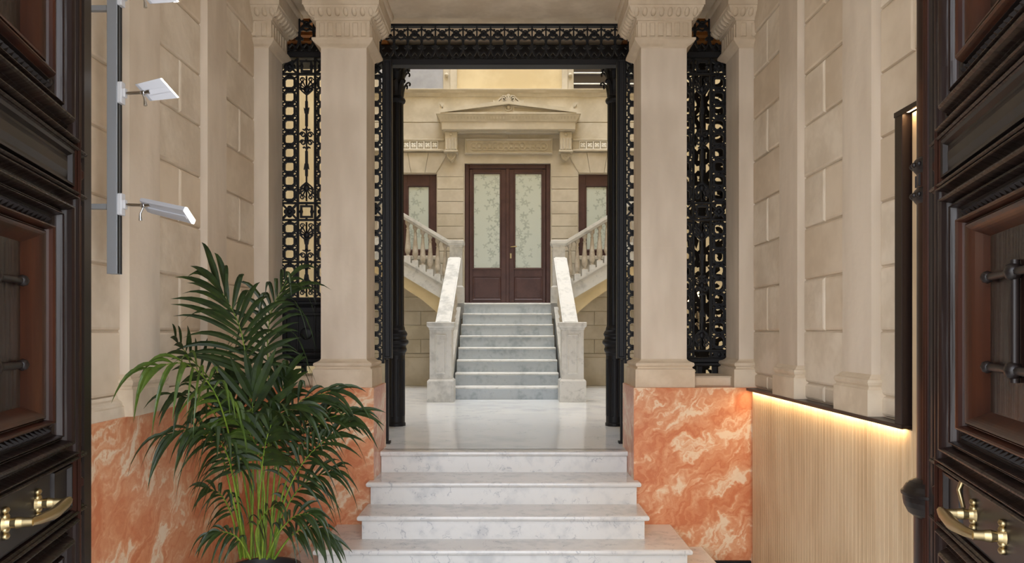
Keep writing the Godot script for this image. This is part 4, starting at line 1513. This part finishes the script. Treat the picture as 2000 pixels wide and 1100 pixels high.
	for row in [[0.21, 1.112], [1.332, 2.238], [2.422, 3.58]]:
		var ky: float = 0.48 if row[0] > 1.0 and row[0] < 2.0 else 0.5
		var u0: float = off + 0.215
		var u1: float = off + 1.545
		var p := grp("carved_panel", o)
		g = G.new()
		frame.call(g, u0, row[0], u1, row[1], outer, ky, false)
		obj("panel_moulding", g, M.wood, p)
		g = G.new()
		frame.call(g, u0, row[0], u1, row[1], band, ky, false)
		# carved leaves along the band
		for e in 2:
			var y: float = (row[0] + 0.243 * ky) if e == 0 else (row[1] - 0.243 * ky)
			var n := 22
			for i in n:
				var u := lerpf(u0 + 0.25, u1 - 0.25, (i + 0.5) / n)
				var du := 0.5 * (u1 - u0 - 0.5) / n
				var a := Vector3(k * (u - du), y - 0.016, 0.012)
				var b := Vector3(k * (u + du), y - 0.016, 0.012)
				var c := Vector3(k * (u + du * 1.6), y + 0.016, 0.012)
				var d := Vector3(k * (u - du * 0.4), y + 0.016, 0.012)
				var m := (a + b + c + d) / 4 + Vector3(0, 0, 0.022)
				for tq in [[a, b], [b, c], [c, d], [d, a]]:
					if left:
						g.tri(tq[1], tq[0], m)
					else:
						g.tri(tq[0], tq[1], m)
			for q in 2:
				var u := (u0 + 0.243) if q == 0 else (u1 - 0.243)
				var nn := int((row[1] - row[0] - 0.5 * ky) / 0.035)
				for i in nn:
					if e == 1:
						break
					var yy := lerpf(row[0] + 0.25 * ky, row[1] - 0.25 * ky, (i + 0.5) / nn)
					g.ball(Vector3(k * u, yy, 0.016), Vector3(0.022, 0.015, 0.012), 6, 4)
		obj("carved_band", g, M.wood_dark, p)
		g = G.new()
		frame.call(g, u0, row[0], u1, row[1], inner, ky, false)
		obj("inner_frame", g, M.wood_red, p)
		g = G.new()
		bxu.call(g, u0 + 0.44, row[0] + 0.44 * ky, -0.03, u1 - 0.44, row[1] - 0.44 * ky, -0.008)
		obj("field", g, M.wood, p)
		# turned bars with faceted knobs
		g = G.new()
		var fu0 := u0 + 0.45
		var fu1 := u1 - 0.45
		var fy0: float = row[0] + 0.45 * ky
		var fy1: float = row[1] - 0.45 * ky
		var ys := [lerpf(fy0, fy1, 0.25), lerpf(fy0, fy1, 0.77)]
		var us := [lerpf(fu0, fu1, 0.5), lerpf(fu0, fu1, 0.86)]
		for y in ys:
			g.tube(PackedVector3Array([Vector3(k * fu0, y, 0.012), Vector3(k * fu1, y, 0.012)]), [0.011], 8)
			for u in [fu0 + 0.012] + us:
				var kr := 0.018 if u < fu0 + 0.05 else 0.024
				g.ball(Vector3(k * u, y, 0.016), Vector3(kr, kr, kr), 6, 4)
		for u in us:
			g.tube(PackedVector3Array([Vector3(k * u, ys[0] - 0.03, 0.012), Vector3(k * u, ys[1] + 0.03, 0.012)]), [0.011], 8)
		obj("turned_bars", g, M.wood_dark, p)
	# long low panel between the rails, lock rail
	g = G.new()
	frame.call(g, off + 0.215, 2.268, off + 1.545, 2.398, [[0.0, 0.0], [0.004, 0.024], [0.014, 0.02], [0.022, 0.006], [0.03, 0.006], [0.05, 0.014]], 1.0, true)
	obj("low_panel", g, M.wood_dark, o)
	g = G.new()
	frame.call(g, off + 0.225, 1.145, off + 0.42, 1.305, [[0.0, 0.0], [0.004, 0.02], [0.012, 0.02], [0.02, 0.006]], 1.0, true)
	frame.call(g, off + 0.43, 1.138, off + 1.2, 1.315, [[0.0, 0.0], [0.004, 0.012], [0.012, 0.014]], 1.0, true)
	obj("lock_panel", g, M.wood_dark, o)
	# brass pull
	var h := grp("door_pull", o)
	var hu := off + 0.56
	var hy := 1.235
	for i in 2:
		g = G.new()
		var u := hu + 0.25 * i
		for j in 5:
			g.ball(Vector3(k * u, hy - 0.036 + 0.018 * j, 0.018), Vector3(0.016, 0.011, 0.012), 8, 4)
		g.x = Transform3D(Basis(Vector3.RIGHT, PI / 2), Vector3(k * u, hy, 0.012))
		g.lathe([[0.024, 0.0], [0.018, 0.01], [0.014, 0.02], [0.017, 0.035], [0.014, 0.05], [0.012, 0.075]], 12)
		obj("pull_mount", g, M.brass, h)
	g = G.new()
	g.tube(PackedVector3Array([Vector3(k * (hu - 0.03), hy, 0.095), Vector3(k * (hu + 0.02), hy, 0.098), Vector3(k * (hu + 0.12), hy - 0.006, 0.1), Vector3(k * (hu + 0.22), hy, 0.095), Vector3(k * (hu + 0.25), hy, 0.08)]), [0.012, 0.017, 0.018, 0.014, 0.012], 8)
	obj("grip", g, M.brass, h)
	if not left:
		g = G.new()
		g.tube(PackedVector3Array([Vector3(hu - 0.09, hy + 0.085, 0.022), Vector3(hu - 0.1, hy + 0.05, 0.03), Vector3(hu - 0.06, hy + 0.005, 0.028)]), [0.009, 0.007, 0.006], 6)
		obj("latch", g, M.brass, o)
		# rounded post on the meeting edge, with beaded collars
		g = G.new()
		g.lathe([[0.085, 0.015], [0.085, 1.09], [0.075, 1.09], [0.075, H]], 28, Vector3(0.09, 0, -0.04))
		obj("edge_post", g, M.wood_red, o)
		for y in [2.262, 2.372]:
			g = G.new()
			g.lathe([[0.075, y - 0.03], [0.083, y - 0.02], [0.09, y - 0.008], [0.09, y + 0.008], [0.083, y + 0.02], [0.075, y + 0.028]], 24, Vector3(0.09, 0, -0.04))
			for i in 18:
				var a := TAU * i / 18
				g.ball(Vector3(0.09 + cos(a) * 0.089, y, -0.04 + sin(a) * 0.089), Vector3(0.011, 0.011, 0.011), 6, 4)
			obj("beaded_collar", g, M.wood_dark, o)
		for i in 10:
			var a := TAU * i / 10
			g = G.new()
			g.box(0.09 + cos(a) * 0.075 - 0.005, 2.296, -0.04 + sin(a) * 0.075 - 0.005, 0.09 + cos(a) * 0.075 + 0.005, 2.338, -0.04 + sin(a) * 0.075 + 0.005)
			obj("collar_flute", g, M.wood_dark, o)
		g = G.new()
		g.lathe([[0.085, 1.085], [0.105, 1.1], [0.118, 1.125], [0.122, 1.145], [0.122, 1.162], [0.128, 1.166], [0.128, 1.176], [0.12, 1.184], [0.112, 1.2], [0.098, 1.215], [0.088, 1.22], [0.075, 1.225]], 28, Vector3(0.09, 0, -0.04))
		obj("round_collar", g, M.wood_dark, o)
		g = G.new()
		for i in 3:
			g.box(0.15 + i * 0.018, 0.015, 0.0, 0.163 + i * 0.018, H, 0.03 - 0.006 * (i % 2), 0.005)
		obj("reeded_edge", g, M.wood_red, o)

# ---------------------------------------------------------------- slatted wood panelling with light strips
func wood_panelling() -> void:
	var o := thing("wood_panelling", "pale slatted oak wall panelling with dark metal edging on the right wall", "panelling")
	var xf := 1.838
	var g := G.new()
	g.loops(-0.0208, 0.05, 0.0208, 1.322, [[0.0, -0.025], [0.0, 0.0025], [0.0015, 0.004]])
	var low := g.mesh()
	g = G.new()
	g.loops(-0.0208, 0.05, 0.0208, 2.735, [[0.0, -0.025], [0.0, 0.0025], [0.0015, 0.004]])
	var tall := g.mesh()
	var d := 2.2
	while d < 5.68:
		var is_tall := d < 3.43
		mi("slat", tall if is_tall else low, M.oak, o, Transform3D(BR, Vector3(xf, 0, -d)))
		d += 0.0425
	g = G.new()
	g.box(1.8, 1.334, -5.69, 1.874, 1.345, -3.43, 0.002)
	g.box(1.796, 1.326, -5.69, 1.806, 1.345, -3.43, 0.002)
	obj("ledge", g, M.bronze, o)
	g = G.new()
	g.box(1.8, 1.326, -3.5, 1.872, 2.757, -3.435, 0.003)
	obj("upright_edge", g, M.bronze, o)
	g = G.new()
	g.box(1.8, 2.746, -3.5, 1.872, 2.757, -2.2, 0.002)
	g.box(1.796, 2.735, -3.5, 1.806, 2.757, -2.2, 0.002)
	obj("top_edge", g, M.bronze, o)
	var strips := [[-5.66, -3.45, 1.331], [-3.42, -2.25, 2.743]]
	for i in 2:
		var st = strips[i]
		g = G.new()
		g.box(1.809, st[2] - 0.004, st[0], 1.825, st[2] + 0.003, st[1])
		obj("led_strip", g, M.led_warm, o)
		var l := AreaLight3D.new()
		l.name = "led_strip_light"
		l.area_size = Vector2(0.016, st[1] - st[0])
		l.light_color = Color8(255, 216, 160)
		l.light_energy = 0.22 * (st[1] - st[0])
		l.shadow_enabled = true
		l.area_range = 12.0
		l.area_attenuation = 2.0
		o.add_child(l, true)
		# shines down: -z of the light points down
		l.transform = Transform3D(Basis(Vector3(1, 0, 0), Vector3(0, 0, -1), Vector3(0, 1, 0)), Vector3(1.817, st[2] - 0.006, (st[0] + st[1]) / 2))

# ---------------------------------------------------------------- lamps on an aluminium rail
func light_rail() -> void:
	var D := 3.4
	var o := thing("spotlight_rail", "upright aluminium rail with white clip-on LED floodlights standing off the left wall", "light fixture", at3(W(218, 647, D)))
	var y0 := W(218, 535, D).y - EYE
	var g := G.new()
	g.box(-0.0225, y0, -0.05, 0.0225, 2.2, 0.0, 0.002)
	obj("rail", g, M.aluminium, o)
	g = G.new()
	g.box(0.0225, y0 + 0.002, -0.042, 0.0245, 2.2, -0.03)
	g.box(0.0225, y0 + 0.002, -0.02, 0.0245, 2.2, -0.008)
	obj("groove", g, M.black_rubber, o)
	for py in [402.0, 12.0]:
		g = G.new()
		var y: float = W(0, py, D).y - EYE
		g.box(-0.17, y - 0.012, -0.04, -0.0225, y + 0.012, -0.015, 0.002)
		obj("wall_bracket", g, M.aluminium, o)
	var heads := [[179.0, 0], [398.0, 1], [-13.0, 0]]
	for h in heads:
		var y: float = W(0, h[0], D).y - EYE
		var lamp := grp("floodlight", o, at3(Vector3(0, y, 0)))
		g = G.new()
		g.box(0.018, -0.048, -0.045, 0.04, 0.048, -0.005, 0.004)
		g.box(0.036, -0.02, -0.04, 0.052, 0.02, -0.01, 0.004)
		obj("clip", g, M.white_plastic, lamp)
		g = G.new()
		var e := Vector3(0.13, 0.002 if h[1] == 0 else -0.004, -0.02)
		g.tube(PackedVector3Array([Vector3(0.05, 0, -0.025), e]), [0.0075], 10)
		g.ball(e, Vector3(0.014, 0.012, 0.012), 10, 6)
		g.tube(PackedVector3Array([e, e + Vector3(0.03, 0.004, 0.0)]), [0.01], 10)
		g.tube(PackedVector3Array([e + Vector3(0, -0.01, 0), e + Vector3(0.012, -0.035, 0.01), e + Vector3(0.016, -0.062, 0.012)] if h[1] == 0 else [e + Vector3(0, -0.01, 0), e + Vector3(-0.008, -0.04, 0.01), e + Vector3(-0.006, -0.07, 0.012)]), [0.004, 0.005, 0.008], 8)
		obj("swivel_arm", g, M.chrome, lamp)
		# housing: a thin wedge spanned by two edge vectors
		var u: Vector3
		var v: Vector3
		var a: Vector3
		if h[1] == 0:
			a = Vector3(0.096, 0.04, 0.0)
			u = Vector3(0.105, 0.03, -0.03)
			v = Vector3(0.058, -0.074, -0.05)
		else:
			a = Vector3(0.122, 0.025, 0.0)
			u = Vector3(0.186, -0.042, -0.03)
			v = Vector3(0.01, -0.05, -0.07)
		var nn := u.cross(v).normalized()
		if nn.z < 0:
			nn = -nn
		g = G.new()
		var rr := []
		for q in [[0.0, 0.008], [0.1, 0.011], [1.0, 0.011]]:
			var c: Vector3 = a + u * q[0]
			var sh: float = q[1]
			var e0: Vector3 = c + v * (0.5 - 0.5 * (0.82 + 0.18 * q[0]))
			var e1: Vector3 = c + v * (0.5 + 0.5 * (0.82 + 0.18 * q[0]))
			rr.append(PackedVector3Array([e0 - nn * sh, e1 - nn * sh, e1 + nn * sh, e0 + nn * sh]))
		g.rings(rr, true, true)
		var mid := a + v * 0.42
		g.rings([PackedVector3Array([mid + u * 0.12, mid + u * 0.12 + v * 0.22, mid + u * 0.12 + v * 0.22 + nn * 0.018, mid + u * 0.12 + nn * 0.018]), PackedVector3Array([mid + u * 0.97, mid + u * 0.97 + v * 0.22, mid + u * 0.97 + v * 0.22 + nn * 0.016, mid + u * 0.97 + nn * 0.016])], true, true)
		obj("housing", g, M.lamp_housing, lamp)
		g = G.new()
		var b0 := a + u * 1.0
		g.rings([PackedVector3Array([b0 + v * 0.02 - nn * 0.012, b0 + v * 0.98 - nn * 0.012, b0 + v * 0.98 + nn * 0.012, b0 + v * 0.02 + nn * 0.012]), PackedVector3Array([b0 + u * 0.05 + v * 0.02 - nn * 0.012, b0 + u * 0.05 + v * 0.98 - nn * 0.012, b0 + u * 0.05 + v * 0.98 + nn * 0.012, b0 + u * 0.05 + v * 0.02 + nn * 0.012])], true, true)
		obj("led_face", g, M.led_white, lamp)
		var l := AreaLight3D.new()
		l.name = "floodlight_glow"
		l.area_size = Vector2(v.length(), 0.018)
		l.light_color = Color8(255, 246, 230)
		l.light_energy = 0.25
		l.shadow_enabled = true
		l.area_range = 12.0
		l.area_attenuation = 2.0
		lamp.add_child(l, true)
		var zz := -u.normalized()
		var xx := (v - zz * v.dot(zz)).normalized()
		l.transform = Transform3D(Basis(xx, zz.cross(xx), zz), b0 + u * 0.07 + v * 0.5)

# ---------------------------------------------------------------- candelabra behind the right grille
func lantern() -> void:
	var p := W(1362, 647, 8.6)
	var o := thing("candelabra_lamp", "black iron standing lamp with small warm bulbs, glimpsed through the right grille", "lamp", at3(Vector3(p.x, UPPER, p.z)))
	var g := G.new()
	g.lathe([[0.16, 0.0], [0.16, 0.02], [0.05, 0.05], [0.02, 0.08], [0.016, 1.25]], 16)
	obj("stand", g, M.iron, o)
	var spots := [Vector3(-0.1, 1.28, 0.05), Vector3(0.06, 1.16, 0.1), Vector3(-0.05, 0.94, 0.12), Vector3(0.12, 0.98, 0.02), Vector3(0.02, 1.36, -0.04)]
	for q in spots:
		g = G.new()
		g.tube(PackedVector3Array([Vector3(0, q.y - 0.16, 0), Vector3(q.x * 0.7, q.y - 0.16, q.z * 0.7), Vector3(q.x, q.y - 0.12, q.z), Vector3(q.x, q.y - 0.03, q.z)]), [0.008], 6)
		var a := obj("arm", g, M.iron, o)
		g = G.new()
		g.ball(q, Vector3(0.026, 0.034, 0.026), 10, 7)
		obj("bulb", g, M.bulb_glow, a)
		var l := OmniLight3D.new()
		l.name = "bulb_light"
		l.position = q
		l.light_color = Color8(255, 206, 140)
		l.light_energy = 0.05
		l.light_size = 0.02
		l.omni_range = 12.0
		l.omni_attenuation = 2.0
		l.shadow_enabled = true
		o.add_child(l, true)

# ---------------------------------------------------------------- palm
func leaflet(g: G, base: Vector3, dir: Vector3, up: Vector3, length: float, width: float, droop: float, edge: float) -> void:
	var n := 7
	var rows := []
	var sd := dir.cross(up).normalized()
	var prof := [0.22, 0.7, 0.95, 1.0, 0.9, 0.7, 0.4, 0.02]
	for i in n + 1:
		var t := float(i) / n
		var c := base + dir * (length * t * (1.0 - 0.25 * droop * t)) + Vector3(0, -droop * length * pow(t, 2.2), 0)
		if c.x < edge:
			c = Vector3(edge + (c.x - edge) * 0.1, c.y, c.z + (edge - c.x) * 0.6)
		var w: float = width * prof[i] * 0.5
		rows.append([c - sd * w + up * w * 0.4, c, c + sd * w + up * w * 0.4])
	for i in n:
		var p = rows[i]
		var q = rows[i + 1]
		g.quad(p[0], p[1], q[1], q[0])
		g.quad(p[1], p[2], q[2], q[1])

func palm() -> void:
	var base := W(515, 1090, 4.45)
	var o := thing("potted_palm", "tall green kentia palm in a dark planter in front of the left pillar", "potted plant", at3(Vector3(base.x, 0, base.z)))
	var inv := Vector3(base.x, 0, base.z)
	var rim := base.y - 0.055
	var g := G.new()
	g.lathe([[0.15, 0.0], [0.16, 0.01], [0.2, rim - 0.04], [0.212, rim - 0.035], [0.215, rim], [0.195, rim], [0.185, rim - 0.06]], 32, Vector3.ZERO, true, false)
	obj("pot", g, M.planter, o)
	g = G.new()
	g.lathe([[0.188, rim - 0.06], [0.188, rim - 0.045], [0.1, rim - 0.03], [0.0, rim - 0.025]], 24)
	obj("soil", g, M.soil, o)
	# fronds: points as pixel and depth, where the blade starts, leaflet length, pairs, droop, leaflet width, bright
	var fronds := [
		[[[490, 1088, 4.45], [494, 900, 4.42], [482, 710, 4.36], [460, 618, 4.3], [418, 550, 4.2]], 0.62, 0.5, 15, 0.4, 0.034, false],
		[[[517, 1088, 4.5], [526, 850, 4.6], [523, 660, 4.65], [536, 592, 4.66], [562, 545, 4.66]], 0.66, 0.5, 14, 0.8, 0.027, false],
		[[[472, 1088, 4.4], [462, 930, 4.25], [438, 815, 4.05], [405, 745, 3.9], [352, 708, 3.72], [285, 722, 3.58]], 0.55, 0.27, 13, 0.95, 0.028, true],
		[[[497, 1088, 4.55], [470, 900, 4.5], [428, 770, 4.4], [380, 708, 4.25], [340, 662, 4.1]], 0.74, 0.24, 8, 0.2, 0.026, false],
		[[[506, 1088, 4.38], [503, 920, 4.33], [494, 810, 4.3], [492, 750, 4.3]], 0.66, 0.36, 7, 0.12, 0.042, false],
		[[[527, 1088, 4.45], [536, 930, 4.4], [548, 840, 4.4], [585, 785, 4.4], [655, 765, 4.4]], 0.52, 0.36, 12, 0.6, 0.026, false],
		[[[532, 1088, 4.4], [560, 965, 4.32], [605, 888, 4.3], [668, 835, 4.3]], 0.52, 0.34, 12, 0.65, 0.026, false],
		[[[482, 1088, 4.35], [452, 965, 4.2], [428, 880, 4.05], [382, 840, 3.92], [328, 850, 3.82]], 0.52, 0.3, 11, 0.9, 0.026, false],
		[[[502, 1088, 4.3], [507, 960, 4.2], [520, 860, 4.12], [540, 800, 4.08]], 0.6, 0.34, 8, 0.6, 0.046, false],
		[[[521, 1092, 4.3], [545, 1040, 4.22], [577, 1008, 4.2], [615, 1004, 4.2]], 0.5, 0.2, 9, 0.8, 0.024, false],
		[[[489, 1092, 4.3], [468, 1055, 4.22], [442, 1040, 4.16], [412, 1042, 4.12]], 0.45, 0.17, 8, 0.8, 0.024, false],
		[[[532, 1092, 4.42], [563, 985, 4.42], [600, 940, 4.42], [650, 920, 4.42]], 0.5, 0.3, 10, 0.8, 0.024, false],
		[[[484, 1090, 4.48], [462, 960, 4.4], [430, 830, 4.25], [390, 780, 4.08], [345, 775, 3.9]], 0.6, 0.31, 11, 0.7, 0.03, false],
		[[[496, 1090, 4.5], [484, 900, 4.5], [462, 800, 4.45], [448, 750, 4.42]], 0.66, 0.32, 9, 0.45, 0.04, false],
		[[[516, 1090, 4.5], [528, 880, 4.5], [545, 790, 4.5], [562, 725, 4.5]], 0.68, 0.32, 9, 0.4, 0.034, false],
		[[[470, 1092, 4.38], [452, 1005, 4.28], [430, 965, 4.2], [402, 955, 4.14]], 0.55, 0.22, 9, 0.9, 0.024, false],
		[[[512, 1090, 4.35], [516, 960, 4.3], [500, 870, 4.26], [472, 825, 4.22], [445, 825, 4.2]], 0.6, 0.3, 9, 0.8, 0.04, true],
		[[[509, 1090, 4.4], [514, 940, 4.36], [530, 850, 4.33], [560, 800, 4.3], [600, 800, 4.3]], 0.6, 0.3, 9, 0.8, 0.036, false],
		[[[478, 1090, 4.34], [462, 970, 4.18], [442, 885, 4.05], [415, 845, 3.95], [382, 845, 3.88]], 0.6, 0.26, 10, 0.9, 0.036, false],
		[[[525, 1090, 4.55], [548, 930, 4.62], [585, 840, 4.66], [640, 800, 4.7]], 0.55, 0.34, 11, 0.55, 0.026, false],
		[[[530, 1090, 4.44], [556, 950, 4.4], [598, 860, 4.38], [640, 818, 4.36], [700, 806, 4.34]], 0.58, 0.28, 12, 0.55, 0.025, false],
		[[[536, 1092, 4.34], [568, 1048, 4.3], [604, 1030, 4.28], [640, 1046, 4.26]], 0.45, 0.2, 9, 0.7, 0.025, false],
		[[[508, 1092, 4.28], [500, 1040, 4.2], [520, 1000, 4.12], [545, 985, 4.08]], 0.5, 0.16, 6, 0.8, 0.024, false],
	]
	var rng := RandomNumberGenerator.new()
	rng.seed = 21
	var made := 0
	for f in fronds:
		var cur := Curve3D.new()
		var ctl := []
		for p in f[0]:
			ctl.append(W(p[0], p[1], p[2]) - inv)
		for i in ctl.size():
			var tn: Vector3 = (ctl[mini(i + 1, ctl.size() - 1)] - ctl[maxi(i - 1, 0)]) * 0.17
			cur.add_point(ctl[i], -tn, tn)
		var total := cur.get_baked_length()
		var pts := PackedVector3Array()
		var rad := []
		for i in 25:
			var t := i / 24.0
			pts.append(cur.sample_baked(total * t, true))
			rad.append(lerpf(0.0075, 0.002, t))
		g = G.new()
		g.tube(pts, rad, 6)
		var fr := grp("frond", o)
		obj("petiole", g, M.petiole, fr)
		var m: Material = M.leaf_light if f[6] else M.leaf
		var pairs: int = f[3]
		var rest := G.new()
		for i in pairs:
			for sd in [-1.0, 1.0]:
				var t := lerpf(f[1], 0.985, (i + 0.25 + 0.25 * sd) / (pairs - 0.5))
				var c := cur.sample_baked(total * t, true)
				var T := (cur.sample_baked(minf(total, total * t + 0.02), true) - cur.sample_baked(total * t - 0.02, true)).normalized()
				var view := Vector3(0.15, 0.6, 0.75)
				var N := (view - T * view.dot(T)).normalized()
				var S := T.cross(N)
				var e := float(i) / (pairs - 1)
				var open := lerpf(1.0, 0.22, e) + rng.randf_range(-0.12, 0.12)
				var dir: Vector3 = (T * cos(open) + S * sd * sin(open) + N * rng.randf_range(0.1, 0.45)).normalized()
				var ll: float = f[2] * (0.62 + 0.5 * sin(PI * clampf(0.15 + 0.72 * e, 0, 1))) * rng.randf_range(0.82, 1.08)
				var lw: float = f[5] * rng.randf_range(0.8, 1.2)
				var lu: Vector3 = (N - dir * N.dot(dir)).normalized()
				var dr: float = f[4] * rng.randf_range(0.5, 1.3)
				if made < 290:
					g = G.new()
					leaflet(g, c, dir, lu, ll, lw, dr, -1.79 - inv.x)
					obj("leaflet", g, m, fr)
					made += 1
				else:
					leaflet(rest, c, dir, lu, ll, lw, dr, -1.79 - inv.x)
		if rest.v.size():
			obj("leaflets", rest, m, fr).set_meta("kind", "stuff")
